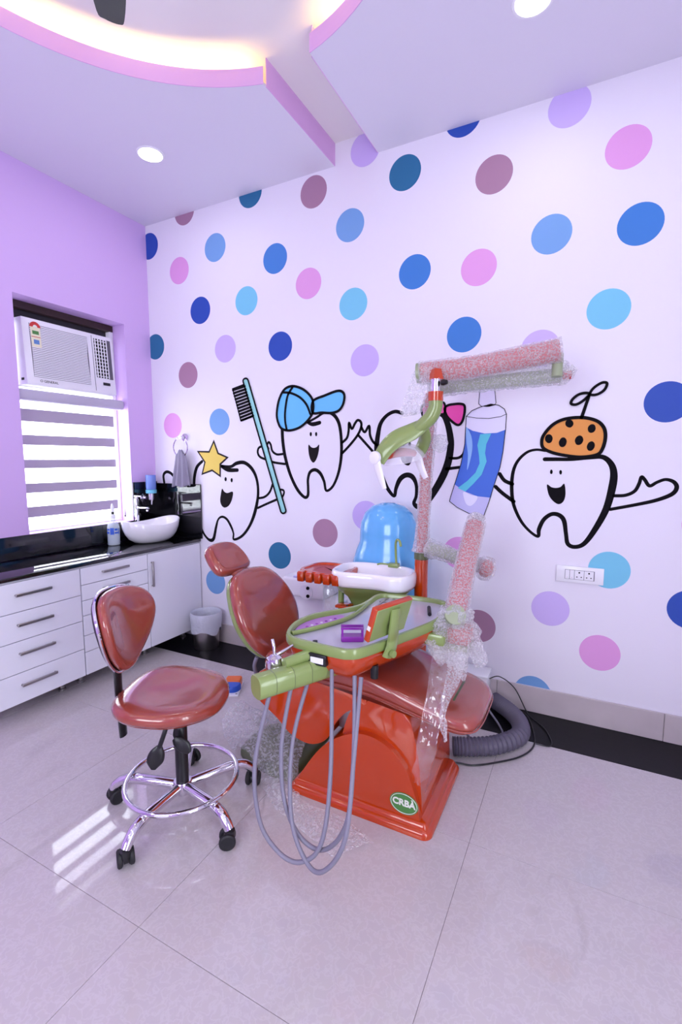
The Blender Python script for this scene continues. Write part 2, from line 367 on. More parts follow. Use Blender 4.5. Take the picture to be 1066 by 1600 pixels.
MURAL = [
('star','outline','S',[(-2.413,1.351),(-2.362,1.345),(-2.311,1.345),(-2.261,1.368),(-2.192,1.373),(-2.126,1.331),(-2.084,1.256),(-2.075,1.148),(-2.105,1.023),(-2.156,0.918),(-2.227,0.839),(-2.304,0.807),(-2.307,0.852),(-2.326,0.899),(-2.365,0.953),(-2.41,0.97),(-2.449,0.948),(-2.472,0.89),(-2.497,0.805),(-2.523,0.783),(-2.562,0.795),(-2.608,0.847),(-2.653,0.962),(-2.676,1.094),(-2.68,1.211),(-2.668,1.285),(-2.641,1.343),(-2.591,1.381)],[0.0114,0.013,0.0162,0.0195,0.0195,0.0195,0.0162,0.0162,0.0195,0.0162,0.0146,0.013,0.0114,0.0146,0.0146,0.013,0.0114,0.0162,0.0195,0.0195,0.0146,0.013,0.013,0.013,0.0195,0.0211,0.0195,0.0162],'ink',False),
('star','hair','S',[(-2.409,1.348),(-2.343,1.32),(-2.256,1.319)],[0.0158,0.0221,0.019],'ink',False),
('star','eye','F',[(-2.357,1.252),(-2.358,1.245),(-2.361,1.239),(-2.366,1.236),(-2.37,1.236),(-2.374,1.239),(-2.377,1.244),(-2.378,1.251),(-2.376,1.258),(-2.373,1.264),(-2.369,1.267),(-2.365,1.267),(-2.361,1.264),(-2.358,1.259)],True,'ink',1),
('star','eye','F',[(-2.301,1.245),(-2.302,1.238),(-2.305,1.233),(-2.309,1.229),(-2.313,1.229),(-2.317,1.232),(-2.32,1.238),(-2.321,1.245),(-2.32,1.251),(-2.317,1.257),(-2.312,1.26),(-2.308,1.26),(-2.304,1.257),(-2.301,1.252)],True,'ink',1),
('star','mouth','F',[(-2.403,1.18),(-2.383,1.159),(-2.354,1.15),(-2.303,1.16),(-2.311,1.108),(-2.341,1.059),(-2.383,1.04),(-2.413,1.056),(-2.425,1.091),(-2.417,1.137)],True,'mouth',1),
('star','star','F',[(-2.471,1.516),(-2.437,1.435),(-2.358,1.408),(-2.421,1.364),(-2.424,1.284),(-2.493,1.322),(-2.584,1.295),(-2.555,1.376),(-2.617,1.449),(-2.514,1.445)],False,'yellow',2),
('star','star_outline','S',[(-2.471,1.516),(-2.437,1.435),(-2.358,1.408),(-2.421,1.364),(-2.424,1.284),(-2.493,1.322),(-2.584,1.295),(-2.555,1.376),(-2.617,1.449),(-2.514,1.445)],[0.0145],'inksoft',True),
('star','arm','S',[(-2.07,1.122),(-2.017,1.134),(-1.973,1.17),(-1.946,1.228)],[0.0121],'ink',False),
('star','arm','S',[(-2.079,1.052),(-1.99,1.089),(-1.901,1.124)],[0.0122],'ink',False),
('star','hand','S',[(-1.896,1.189),(-1.86,1.186),(-1.854,1.163),(-1.876,1.128),(-1.897,1.121)],[0.0105],'ink',False),
('star','arm','S',[(-2.998,1.212),(-3.004,1.263),(-2.988,1.289),(-2.955,1.298),(-2.913,1.282),(-2.873,1.243)],[0.0171],'ink',False),
('brush','handle','F',[(-2.183,1.939),(-2.183,1.948),(-2.177,1.955),(-2.167,1.959),(-2.155,1.959),(-2.145,1.954),(-2.139,1.945),(-1.838,1.049),(-1.838,1.04),(-1.844,1.031),(-1.853,1.026),(-1.865,1.025),(-1.874,1.029),(-1.88,1.037)],False,'teal',2),
('brush','handle_outline','S',[(-2.183,1.939),(-2.183,1.948),(-2.177,1.955),(-2.167,1.959),(-2.155,1.959),(-2.145,1.954),(-2.139,1.945),(-1.838,1.049),(-1.838,1.04),(-1.844,1.031),(-1.853,1.026),(-1.865,1.025),(-1.874,1.029),(-1.88,1.037)],[0.009],'ink',True),
('brush','bristle','S',[(-2.276,1.886),(-2.222,1.896),(-2.169,1.906)],[0.012],'ink',False),
('brush','bristle','S',[(-2.269,1.864),(-2.215,1.875),(-2.162,1.885)],[0.012],'ink',False),
('brush','bristle','S',[(-2.262,1.843),(-2.209,1.854),(-2.156,1.864)],[0.012],'ink',False),
('brush','bristle','S',[(-2.255,1.821),(-2.202,1.832),(-2.149,1.844)],[0.012],'ink',False),
('brush','bristle','S',[(-2.248,1.8),(-2.195,1.811),(-2.142,1.823)],[0.012],'ink',False),
('brush','bristle','S',[(-2.241,1.778),(-2.188,1.79),(-2.135,1.803)],[0.012],'ink',False),
('brush','bristle','S',[(-2.234,1.757),(-2.181,1.769),(-2.128,1.782)],[0.012],'ink',False),
('brush','bristle','S',[(-2.228,1.735),(-2.174,1.748),(-2.121,1.761)],[0.012],'ink',False),
('brush','bristle','S',[(-2.221,1.714),(-2.167,1.727),(-2.115,1.741)],[0.012],'ink',False),
('brush','bristle','S',[(-2.214,1.692),(-2.16,1.706),(-2.108,1.72)],[0.012],'ink',False),
('brush','bristle','S',[(-2.207,1.671),(-2.153,1.685),(-2.101,1.7)],[0.012],'ink',False),
('brush','bristle_tip','S',[(-2.177,1.918),(-2.278,1.895),(-2.246,1.79),(-2.211,1.671),(-2.111,1.694)],[0.0075],'ink',False),
('cap','outline','S',[(-1.861,1.597),(-1.858,1.525),(-1.842,1.422),(-1.802,1.298),(-1.746,1.196),(-1.69,1.144),(-1.662,1.155),(-1.659,1.206),(-1.66,1.264),(-1.643,1.312),(-1.604,1.328),(-1.565,1.305),(-1.536,1.252),(-1.52,1.193),(-1.471,1.223),(-1.43,1.31),(-1.409,1.421),(-1.411,1.544),(-1.431,1.637),(-1.477,1.689),(-1.534,1.696),(-1.59,1.669),(-1.656,1.64)],[0.0185,0.0185,0.0185,0.017,0.017,0.0156,0.0156,0.0142,0.0142,0.0156,0.017,0.017,0.0142,0.0128,0.0128,0.0142,0.0156,0.0156,0.017,0.017,0.0128,0.0114,0.0114],'ink',False),
('cap','hair','S',[(-1.671,1.643),(-1.623,1.626),(-1.568,1.634)],[0.0084,0.0196,0.0182],'ink',False),
('cap','eye','F',[(-1.627,1.561),(-1.628,1.555),(-1.63,1.551),(-1.634,1.548),(-1.637,1.548),(-1.641,1.551),(-1.643,1.556),(-1.644,1.562),(-1.643,1.568),(-1.641,1.573),(-1.637,1.575),(-1.634,1.575),(-1.63,1.573),(-1.628,1.568)],True,'ink',1),
('cap','eye','F',[(-1.586,1.561),(-1.587,1.554),(-1.589,1.55),(-1.593,1.547),(-1.596,1.547),(-1.599,1.55),(-1.602,1.555),(-1.602,1.561),(-1.602,1.567),(-1.599,1.572),(-1.596,1.574),(-1.592,1.574),(-1.589,1.572),(-1.587,1.567)],True,'ink',1),
('cap','mouth','F',[(-1.653,1.493),(-1.633,1.477),(-1.611,1.472),(-1.59,1.478),(-1.572,1.492),(-1.577,1.443),(-1.594,1.397),(-1.617,1.375),(-1.64,1.397),(-1.653,1.443)],True,'mouth',1),
('cap','cap','F',[(-1.836,1.594),(-1.875,1.615),(-1.899,1.671),(-1.899,1.729),(-1.879,1.803),(-1.836,1.863),(-1.772,1.88),(-1.696,1.857),(-1.638,1.812),(-1.614,1.765),(-1.618,1.702),(-1.656,1.651),(-1.715,1.61),(-1.784,1.591)],True,'sky',2),
('cap','cap_outline','S',[(-1.836,1.594),(-1.875,1.615),(-1.899,1.671),(-1.899,1.729),(-1.879,1.803),(-1.836,1.863),(-1.772,1.88),(-1.696,1.857),(-1.638,1.812),(-1.614,1.765),(-1.618,1.702),(-1.656,1.651),(-1.715,1.61),(-1.784,1.591)],[0.0125],'ink',True),
('cap','cap_brim','F',[(-1.614,1.774),(-1.525,1.805),(-1.439,1.827),(-1.399,1.819),(-1.385,1.789),(-1.396,1.74),(-1.426,1.705),(-1.478,1.692),(-1.55,1.697),(-1.618,1.7)],True,'sky',2),
('cap','brim_outline','S',[(-1.614,1.774),(-1.525,1.805),(-1.439,1.827),(-1.399,1.819),(-1.385,1.789),(-1.396,1.74),(-1.426,1.705),(-1.478,1.692),(-1.55,1.697),(-1.618,1.7)],[0.0121],'ink',True),
('cap','cap_seam','S',[(-1.846,1.844),(-1.781,1.834),(-1.713,1.802),(-1.664,1.753),(-1.636,1.692)],[0.0112],'ink',False),
('cap','cap_seam','S',[(-1.772,1.873),(-1.812,1.818),(-1.832,1.726),(-1.834,1.654),(-1.822,1.596)],[0.0115],'ink',False),
('cap','arm','S',[(-1.86,1.433),(-1.91,1.431),(-1.946,1.455),(-1.958,1.497),(-1.975,1.515),(-1.989,1.494),(-1.978,1.47)],[0.0118],'ink',False),
('cap','arm','S',[(-1.843,1.365),(-1.929,1.375),(-2.002,1.396),(-2.053,1.415),(-2.071,1.447),(-2.06,1.477),(-2.028,1.486),(-2.011,1.468)],[0.0121],'ink',False),
('cap','arm','S',[(-1.403,1.503),(-1.369,1.532),(-1.357,1.577),(-1.354,1.627),(-1.334,1.588),(-1.313,1.62),(-1.294,1.64),(-1.272,1.628),(-1.27,1.597),(-1.294,1.548),(-1.346,1.489),(-1.403,1.435)],[0.012],'ink',False),
('bow','arm','S',[(-1.289,1.547),(-1.227,1.484),(-1.168,1.423)],[0.012],'ink',False),
('bow','arm','S',[(-1.269,1.597),(-1.245,1.565),(-1.216,1.603),(-1.209,1.546),(-1.189,1.506),(-1.162,1.484)],[0.0119],'ink',False),
('bow','outline','S',[(-1.001,1.67),(-1.047,1.682),(-1.099,1.661),(-1.139,1.614),(-1.156,1.546),(-1.164,1.472),(-1.157,1.384),(-1.129,1.297),(-1.087,1.216),(-1.045,1.174),(-1.034,1.221),(-1.009,1.277),(-0.97,1.303),(-0.931,1.293),(-0.906,1.246),(-0.905,1.179),(-0.918,1.134),(-0.884,1.116),(-0.834,1.154),(-0.763,1.267),(-0.721,1.368),(-0.705,1.467),(-0.71,1.536),(-0.729,1.606),(-0.76,1.65),(-0.82,1.661),(-0.869,1.646)],[0.0158,0.0158,0.0158,0.0183,0.0219,0.0244,0.0244,0.0219,0.0171,0.0146,0.0171,0.0219,0.0219,0.0219,0.0158,0.0146,0.0171,0.0268,0.0293,0.0317,0.0317,0.0293,0.0268,0.0244,0.0171,0.0122,0.0122],'ink',False),
('bow','mouth','F',[(-1.011,1.434),(-0.972,1.415),(-0.93,1.431),(-0.937,1.387),(-0.954,1.361),(-0.98,1.367),(-1.001,1.391)],True,'mouth',1),
('bow','eye','F',[(-0.982,1.488),(-0.983,1.482),(-0.985,1.478),(-0.988,1.475),(-0.991,1.475),(-0.994,1.478),(-0.996,1.482),(-0.997,1.488),(-0.997,1.494),(-0.995,1.499),(-0.992,1.501),(-0.988,1.501),(-0.985,1.499),(-0.983,1.494)],True,'ink',1),
('bow','eye','F',[(-0.943,1.488),(-0.944,1.482),(-0.946,1.477),(-0.949,1.475),(-0.953,1.475),(-0.956,1.477),(-0.958,1.482),(-0.959,1.488),(-0.958,1.493),(-0.956,1.498),(-0.953,1.501),(-0.95,1.501),(-0.947,1.498),(-0.944,1.493)],True,'ink',1),
('bow','bow','F',[(-0.744,1.684),(-0.726,1.702),(-0.691,1.707),(-0.657,1.707),(-0.633,1.697),(-0.63,1.659),(-0.642,1.609),(-0.665,1.59),(-0.7,1.611),(-0.73,1.643)],True,'hot',2),
('bow','bow_outline','S',[(-0.744,1.684),(-0.726,1.702),(-0.691,1.707),(-0.657,1.707),(-0.633,1.697),(-0.63,1.659),(-0.642,1.609),(-0.665,1.59),(-0.7,1.611),(-0.73,1.643)],[0.0102],'ink',True),
('bow','bow','F',[(-0.773,1.688),(-0.791,1.705),(-0.827,1.714),(-0.864,1.713),(-0.88,1.691),(-0.871,1.646),(-0.85,1.61),(-0.819,1.609),(-0.79,1.643)],True,'hot',2),
('bow','bow_outline','S',[(-0.773,1.688),(-0.791,1.705),(-0.827,1.714),(-0.864,1.713),(-0.88,1.691),(-0.871,1.646),(-0.85,1.61),(-0.819,1.609),(-0.79,1.643)],[0.0106],'ink',True),
('bow','bow_knot','F',[(-0.779,1.717),(-0.75,1.718),(-0.74,1.687),(-0.748,1.656),(-0.775,1.659),(-0.785,1.689)],True,'hot',2),
('bow','bow_outline','S',[(-0.779,1.717),(-0.75,1.718),(-0.74,1.687),(-0.748,1.656),(-0.775,1.659),(-0.785,1.689)],[0.0092],'ink',True),
('bow','arm','S',[(-0.707,1.404),(-0.662,1.405),(-0.634,1.424),(-0.62,1.46)],[0.0115],'ink',False),
('bow','arm','S',[(-0.726,1.342),(-0.653,1.352)],[0.0128],'ink',False),
('tube','tube_cap','F',[(-0.549,1.793),(-0.554,1.702),(-0.54,1.688),(-0.5,1.684),(-0.47,1.691),(-0.462,1.702),(-0.473,1.791)],False,'paste',2),
('tube','tube_line','S',[(-0.549,1.793),(-0.554,1.702),(-0.54,1.688),(-0.5,1.684),(-0.47,1.691),(-0.462,1.702),(-0.473,1.791)],[0.0022],'inksoft',True),
('tube','tube_body','F',[(-0.62,1.636),(-0.59,1.666),(-0.544,1.684),(-0.489,1.697),(-0.446,1.688),(-0.417,1.667),(-0.405,1.638),(-0.407,1.562),(-0.416,1.442),(-0.429,1.353),(-0.458,1.251),(-0.482,1.159),(-0.511,1.069),(-0.587,1.09),(-0.658,1.123),(-0.703,1.156),(-0.694,1.192),(-0.668,1.281),(-0.642,1.374),(-0.624,1.483),(-0.622,1.574)],False,'paste',2),
('tube','tube_band','F',[(-0.622,1.577),(-0.584,1.556),(-0.517,1.539),(-0.452,1.541),(-0.405,1.558),(-0.416,1.442),(-0.429,1.353),(-0.458,1.251),(-0.472,1.185),(-0.55,1.191),(-0.62,1.217),(-0.677,1.255),(-0.668,1.281),(-0.642,1.374),(-0.624,1.483)],False,'label',3),
('tube','tube_stripe','F',[(-0.541,1.536),(-0.482,1.538),(-0.506,1.481),(-0.511,1.431),(-0.501,1.386),(-0.526,1.312),(-0.57,1.26),(-0.614,1.215),(-0.657,1.234),(-0.604,1.276),(-0.56,1.323),(-0.539,1.375),(-0.544,1.42),(-0.554,1.476)],False,'aqua',4),
('tube','tube_shine','F',[(-0.621,1.574),(-0.607,1.563),(-0.588,1.522),(-0.581,1.465),(-0.589,1.403),(-0.607,1.337),(-0.605,1.42),(-0.616,1.5)],True,'shine',4),
('tube','tube_foot','F',[(-0.677,1.255),(-0.62,1.217),(-0.55,1.191),(-0.472,1.185),(-0.511,1.069),(-0.587,1.09),(-0.658,1.123),(-0.703,1.156),(-0.694,1.192)],False,'lilac',3),
('tube','tube_shine','F',[(-0.625,1.212),(-0.579,1.196),(-0.545,1.189),(-0.558,1.154),(-0.585,1.134),(-0.611,1.152)],True,'paste',4),
('tube','tube_line','S',[(-0.62,1.636),(-0.59,1.666),(-0.544,1.684),(-0.489,1.697),(-0.446,1.688),(-0.417,1.667),(-0.405,1.638),(-0.407,1.562),(-0.416,1.442),(-0.429,1.353),(-0.458,1.251),(-0.482,1.159),(-0.511,1.069),(-0.587,1.09),(-0.658,1.123),(-0.703,1.156),(-0.694,1.192),(-0.668,1.281),(-0.642,1.374),(-0.624,1.483),(-0.622,1.574)],[0.0028],'inksoft',True),
('tube','tube_line','S',[(-0.62,1.636),(-0.564,1.625),(-0.498,1.62),(-0.433,1.628),(-0.405,1.641)],[0.0022],'inksoft',False),
('hat','outline','S',[(-0.204,1.442),(-0.249,1.448),(-0.295,1.434),(-0.339,1.388),(-0.361,1.325),(-0.364,1.239),(-0.351,1.153),(-0.312,1.068),(-0.264,1.012),(-0.22,0.986),(-0.217,1.025),(-0.196,1.078),(-0.16,1.109),(-0.124,1.107),(-0.098,1.079),(-0.085,1.01),(-0.074,0.958),(-0.041,0.944),(0.002,0.965),(0.047,1.041),(0.092,1.15),(0.113,1.264),(0.115,1.331),(0.099,1.378),(0.063,1.409),(0.008,1.407),(-0.074,1.398),(-0.148,1.398),(-0.204,1.398)],[0.0095,0.0095,0.0107,0.0119,0.0131,0.0143,0.0131,0.0119,0.0107,0.0119,0.0155,0.0155,0.0155,0.0167,0.0167,0.0143,0.0155,0.0155,0.0167,0.0202,0.0238,0.0262,0.0238,0.0202,0.0167,0.0143,0.0131,0.0143,0.0155],'ink',False),
('hat','eye','F',[(-0.163,1.332),(-0.164,1.327),(-0.165,1.323),(-0.168,1.321),(-0.171,1.321),(-0.174,1.323),(-0.176,1.327),(-0.176,1.332),(-0.176,1.337),(-0.174,1.341),(-0.172,1.344),(-0.169,1.344),(-0.166,1.341),(-0.164,1.337)],True,'ink',1),
('hat','eye','F',[(-0.119,1.33),(-0.12,1.325),(-0.121,1.321),(-0.124,1.319),(-0.127,1.319),(-0.129,1.321),(-0.131,1.325),(-0.132,1.33),(-0.132,1.335),(-0.13,1.339),(-0.128,1.342),(-0.125,1.342),(-0.122,1.34),(-0.12,1.335)],True,'ink',1),
('hat','mouth','F',[(-0.188,1.265),(-0.165,1.252),(-0.143,1.249),(-0.122,1.255),(-0.105,1.271),(-0.097,1.217),(-0.106,1.178),(-0.129,1.164),(-0.157,1.182),(-0.178,1.214)],True,'ink',1),
('hat','hat','F',[(-0.214,1.457),(-0.223,1.492),(-0.213,1.527),(-0.177,1.573),(-0.131,1.599),(-0.074,1.608),(-0.017,1.604),(0.034,1.584),(0.062,1.549),(0.069,1.504),(0.06,1.452),(0.037,1.421),(-0.033,1.409),(-0.106,1.417),(-0.171,1.433)],True,'orange',2),
('hat','hat_outline','S',[(-0.214,1.457),(-0.223,1.492),(-0.213,1.527),(-0.177,1.573),(-0.131,1.599),(-0.074,1.608),(-0.017,1.604),(0.034,1.584),(0.062,1.549),(0.069,1.504),(0.06,1.452),(0.037,1.421),(-0.033,1.409),(-0.106,1.417),(-0.171,1.433)],[0.0123,0.0123,0.0123,0.0123,0.0123,0.0123,0.0123,0.0123,0.0123,0.0123,0.0123,0.0123,0.0123,0.0123,0.0123],'ink',True),
('hat','hat_spot','F',[(-0.171,1.504),(-0.173,1.494),(-0.177,1.486),(-0.184,1.482),(-0.193,1.482),(-0.2,1.487),(-0.206,1.495),(-0.208,1.505),(-0.207,1.515),(-0.202,1.523),(-0.195,1.527),(-0.186,1.527),(-0.179,1.523),(-0.173,1.514)],True,'ink',3),
('hat','hat_spot','F',[(-0.105,1.479),(-0.109,1.469),(-0.116,1.462),(-0.124,1.46),(-0.132,1.463),(-0.138,1.47),(-0.141,1.48),(-0.14,1.491),(-0.135,1.501),(-0.129,1.508),(-0.12,1.51),(-0.113,1.507),(-0.107,1.5),(-0.104,1.49)],True,'ink',3),
('hat','hat_spot','F',[(-0.03,1.486),(-0.035,1.477),(-0.043,1.471),(-0.051,1.47),(-0.059,1.473),(-0.064,1.481),(-0.067,1.491),(-0.065,1.502),(-0.06,1.511),(-0.052,1.517),(-0.044,1.518),(-0.036,1.514),(-0.031,1.507),(-0.028,1.496)],True,'ink',3),
('hat','hat_spot','F',[(0.023,1.456),(0.018,1.447),(0.011,1.441),(0.003,1.44),(-0.004,1.443),(-0.009,1.451),(-0.011,1.461),(-0.009,1.471),(-0.004,1.481),(0.003,1.486),(0.011,1.488),(0.018,1.484),(0.023,1.477),(0.025,1.467)],True,'ink',3),
('hat','hat_spot','F',[(-0.077,1.579),(-0.079,1.57),(-0.084,1.563),(-0.091,1.559),(-0.099,1.56),(-0.107,1.564),(-0.113,1.571),(-0.115,1.58),(-0.114,1.589),(-0.109,1.596),(-0.101,1.6),(-0.093,1.599),(-0.085,1.595),(-0.08,1.588)],True,'ink',3),
('hat','hat_spot','F',[(0.023,1.544),(0.018,1.535),(0.011,1.531),(0.004,1.53),(-0.004,1.533),(-0.009,1.54),(-0.011,1.55),(-0.01,1.559),(-0.005,1.567),(0.002,1.572),(0.01,1.573),(0.017,1.57),(0.022,1.562),(0.024,1.553)],True,'ink',3),
('hat','propeller','S',[(-0.042,1.607),(-0.027,1.663),(-0.013,1.715)],[0.0123,0.0112,0.0101],'ink',False),
('hat','propeller','S',[(-0.013,1.72),(-0.029,1.728),(-0.061,1.722),(-0.088,1.699),(-0.092,1.678),(-0.067,1.674),(-0.035,1.694)],[0.0102],'ink',True),
('hat','propeller','S',[(-0.008,1.719),(0.022,1.718),(0.052,1.738),(0.062,1.768),(0.043,1.774),(0.015,1.759),(-0.004,1.739)],[0.0098],'ink',True),
('hat','arm','S',[(-0.43,1.318),(-0.403,1.282),(-0.362,1.264)],[0.0148],'ink',False),
('hat','arm','S',[(-0.449,1.247),(-0.412,1.213),(-0.351,1.169)],[0.0149],'ink',False),
('hat','arm','S',[(0.123,1.217),(0.171,1.221),(0.208,1.242),(0.225,1.278),(0.233,1.313),(0.247,1.3),(0.269,1.27),(0.298,1.288),(0.332,1.302),(0.365,1.291),(0.378,1.264),(0.36,1.232),(0.299,1.201),(0.217,1.176),(0.11,1.148)],[0.0119,0.0119,0.0119,0.0119,0.0109,0.0119,0.0119,0.0109,0.0109,0.013,0.0141,0.0141,0.013,0.0119,0.0119],'ink',False),
]

# ------------------------------------------------------------------ the room
XL, XR, YB, YF, ZC, ZS = -3.09, 1.45, 2.735, -2.1, 3.158, 3.285
def struct(name, bm, mat, parent=None, **k):
    o = obj(name, bm, mat, parent, **k)
    if parent is None: o['kind'] = 'structure'
    return o
floor = struct('floor', box(XL, XR, YF, YB, -0.06, -0.0025), 'grout')
TX, TY, TX0, TY0 = 0.814, 0.777, -0.318, 1.642
tile_cache = {}
ix = math.floor((XL - TX0)/TX)
while TX0 + ix*TX < XR:
    iy = math.floor((YF - TY0)/TY)
    while TY0 + iy*TY < 2.42:
        x0, x1 = max(XL, TX0 + ix*TX), min(XR, TX0 + (ix+1)*TX); y0, y1 = max(YF, TY0 + iy*TY), min(2.42, TY0 + (iy+1)*TY)
        iy += 1
        if x1-x0 < 0.02 or y1-y0 < 0.02: continue
        key = (round(x1-x0, 3), round(y1-y0, 3))
        if key not in tile_cache:
            t = obj('tile', box(0.0007, key[0]-0.0007, 0.0007, key[1]-0.0007, -0.01, 0, 0.0006, 1), 'tile', floor, local=True, smooth=0)
            tile_cache[key] = t.data; t.location = (x0, y0, 0)
        else: share('tile', tile_cache[key], floor, (x0, y0, 0))
    ix += 1
struct('trim_1', box(XL, XR, 2.4212, YB, -0.01, 0.0, 0.0005, 1), 'border_black', smooth=0)['label'] = 'black stone border strip along the floor edge'
wall_back = struct('wall_back', box(XL-0.22, XR, YB, YB+0.12, -0.06, ZS), 'wall_white', smooth=0)
WY0, WY1, WZ0, WZ1 = 1.73, 2.503, 0.925, 2.385
b = box(XL-0.22, XL, YF, WY0, -0.06, ZS); box(XL-0.22, XL, WY1, YB, -0.06, ZS, bm=b); box(XL-0.22, XL, WY0, WY1, -0.06, WZ0, bm=b); box(XL-0.22, XL, WY0, WY1, WZ1, ZS, bm=b)
bmesh.ops.remove_doubles(b, verts=b.verts, dist=1e-5)
struct('wall_left', b, 'wall_purple', smooth=0)
DY0, DY1, DZ1 = -0.65, 0.25, 2.45                # unseen glazed double door, added to the right wall for even daylight
b = box(XR, XR+0.12, YF, DY0, -0.06, ZS); box(XR, XR+0.12, DY1, YB+0.12, -0.06, ZS, bm=b); box(XR, XR+0.12, DY0, DY1, DZ1, ZS, bm=b)
bmesh.ops.remove_doubles(b, verts=b.verts, dist=1e-5)
struct('wall_right', b, 'white_paint', smooth=0)
FX0, FX1, FZ0, FZ1 = -1.6, 0.0, 0.90, 2.50     # unseen wide window behind the camera, added for soft frontal daylight
b = box(XL-0.22, FX0, YF-0.12, YF, -0.06, ZS); box(FX1, XR+0.12, YF-0.12, YF, -0.06, ZS, bm=b); box(FX0, FX1, YF-0.12, YF, FZ1, ZS, bm=b); box(FX0, FX1, YF-0.12, YF, -0.06, FZ0, bm=b)
bmesh.ops.remove_doubles(b, verts=b.verts, dist=1e-5)
struct('wall_front', b, 'wall_purple', smooth=0)
fw_ = bpy.data.objects.new('added_window', None); C.objects.link(fw_); fw_.location = ((FX0+FX1)/2, YF-0.06, FZ0); fw_['kind'] = 'structure'
for x0, x1 in ((FX0, FX0+0.05), ((FX0+FX1)/2-0.025, (FX0+FX1)/2+0.025), (FX1-0.05, FX1)): obj('frame_stile', box(x0, x1, YF-0.09, YF-0.05, FZ0, FZ1), 'white_plastic', fw_, smooth=0)
for x0, x1 in ((FX0+0.05, (FX0+FX1)/2-0.025), ((FX0+FX1)/2+0.025, FX1-0.05)):
    for z0, z1 in ((FZ0, FZ0+0.05), (FZ1-0.05, FZ1)): obj('frame_rail', box(x0, x1, YF-0.09, YF-0.05, z0, z1), 'white_plastic', fw_, smooth=0)
    obj('glass_pane', box(x0, x1, YF-0.073, YF-0.068, FZ0+0.05, FZ1-0.05), 'window_glass', fw_, smooth=0)
door = bpy.data.objects.new('added_door', None); C.objects.link(door); door.location = (XR+0.06, (DY0+DY1)/2, 0); door['kind'] = 'structure'
ym = (DY0+DY1)/2
for y0, y1 in ((DY0, DY0+0.05), (ym-0.05, ym), (ym, ym+0.05), (DY1-0.05, DY1)):
    obj('added_door_stile', box(XR+0.05, XR+0.09, y0, y1, 0.001, DZ1), 'white_plastic', door, smooth=0)
for y0, y1 in ((DY0+0.05, ym-0.05), (ym+0.05, DY1-0.05)):
    for z0, z1 in ((0.001, 0.10), (DZ1-0.06, DZ1)): obj('added_door_rail', box(XR+0.05, XR+0.09, y0, y1, z0, z1), 'white_plastic', door, smooth=0)
    obj('glass_pane', box(XR+0.068, XR+0.073, y0, y1, 0.10, DZ1-0.06), 'window_glass', door, smooth=0)
struct('ceiling', box(XL-0.22, XR+0.12, YF-0.12, YB+0.12, ZS, ZS+0.1), 'slab', smooth=0)
# dropped ceiling: two panels around a round opening and a slot
def arc(cx, cy, r, a0, a1, n=40):
    return [(cx + r*math.cos(math.radians(a0+(a1-a0)*k/n)), cy + r*math.sin(math.radians(a0+(a1-a0)*k/n))) for k in range(n+1)]
def ang(cx, cy, p): return math.degrees(math.atan2(p[1]-cy, p[0]-cx))
LC, LR, LS = (-1.125, 0.90), 1.167, -1.455
dy = math.sqrt(LR**2 - (LS-LC[0])**2); a_top = ang(*LC, (LS, LC[1]+dy)); a_bot = ang(*LC, (LS, LC[1]-dy)) + 360
left_arc = arc(LC[0], LC[1], LR, a_top, a_bot)
RC, RR, RS = (-1.356, 1.002), 0.987, -1.17
dy2 = math.sqrt(RR**2 - (RS-RC[0])**2); b_top = ang(*RC, (RS, RC[1]+dy2)); b_bot = ang(*RC, (RS, RC[1]-dy2))
right_arc = arc(RC[0], RC[1], RR, b_top, b_bot)
def panel(name, poly, arcpts, slot_x, y_hi, y_lo, side):
    bm = bmesh.new(); p = ccw(poly)
    A = [bm.verts.new((x, y, ZC)) for x, y in p]; B = [bm.verts.new((x, y, ZC+0.012)) for x, y in p]; m = len(p)
    bm.faces.new(A); bm.faces.new(B)
    for k in range(m): bm.faces.new((A[k], A[(k+1) % m], B[(k+1) % m], B[k]))
    o = struct(name, bm, 'ceiling', smooth=0)
    # fascia along the curve (open above, a cove) and closed sides along the slot
    f = bmesh.new(); n = len(arcpts); cx, cy = (LC if side < 0 else RC)
    def ring(k, d, z):
        x, y = arcpts[k]; l = math.hypot(x-cx, y-cy); return f.verts.new((cx + (x-cx)/l*(l+d), cy + (y-cy)/l*(l+d), z))
    R = [[ring(k, -0.004, ZC), ring(k, -0.0003, ZC), ring(k, -0.0003, ZC+0.076), ring(k, -0.004, ZC+0.076)] for k in range(n)]
    for k in range(n-1):
        for j in range(4): f.faces.new((R[k][j], R[k][(j+1) % 4], R[k+1][(j+1) % 4], R[k+1][j]))
    f.faces.new(R[0]); f.faces.new(list(reversed(R[-1])))
    obj('cove_fascia', f, 'fascia', o)
    for (y0, y1) in ((y_hi, YB), (YF, y_lo)):
        x0, x1 = (slot_x+0.0003, slot_x+0.004) if side < 0 else (slot_x-0.004, slot_x-0.0003)
        obj('slot_fascia', box(x0, x1, y0 + (0.02 if y0 == y_hi else 0), y1 - (0.02 if y1 == y_lo else 0), ZC, ZS), 'fascia', o, smooth=0)
    return o
pl = panel('ceiling_left', [(XL, YF), (XL, YB), (LS, YB)] + left_arc + [(LS, YF)], left_arc, LS, LC[1]+dy, LC[1]-dy, -1)
pr = panel('ceiling_right', [(XR, YB), (XR, YF), (RS, YF)] + list(reversed(right_arc)) + [(RS, YB)], right_arc, RS, RC[1]+dy2, RC[1]-dy2, 1)
for pa, label, a, c in ((left_arc, 'long warm cove light strip on the left ceiling panel', -1, LC), (right_arc, 'short warm cove light strip on the right ceiling panel', 1, RC)):
    q = []
    for x, y in pa[1:-1]:
        l = math.hypot(x-c[0], y-c[1]); q.append((c[0] + (x-c[0])/l*(l+0.05), c[1] + (y-c[1])/l*(l+0.05), ZC+0.05))
    tag(obj('cove_light_strip', tube(q, 0.006, 6, 0), 'cove_led'), label, 'light strip')
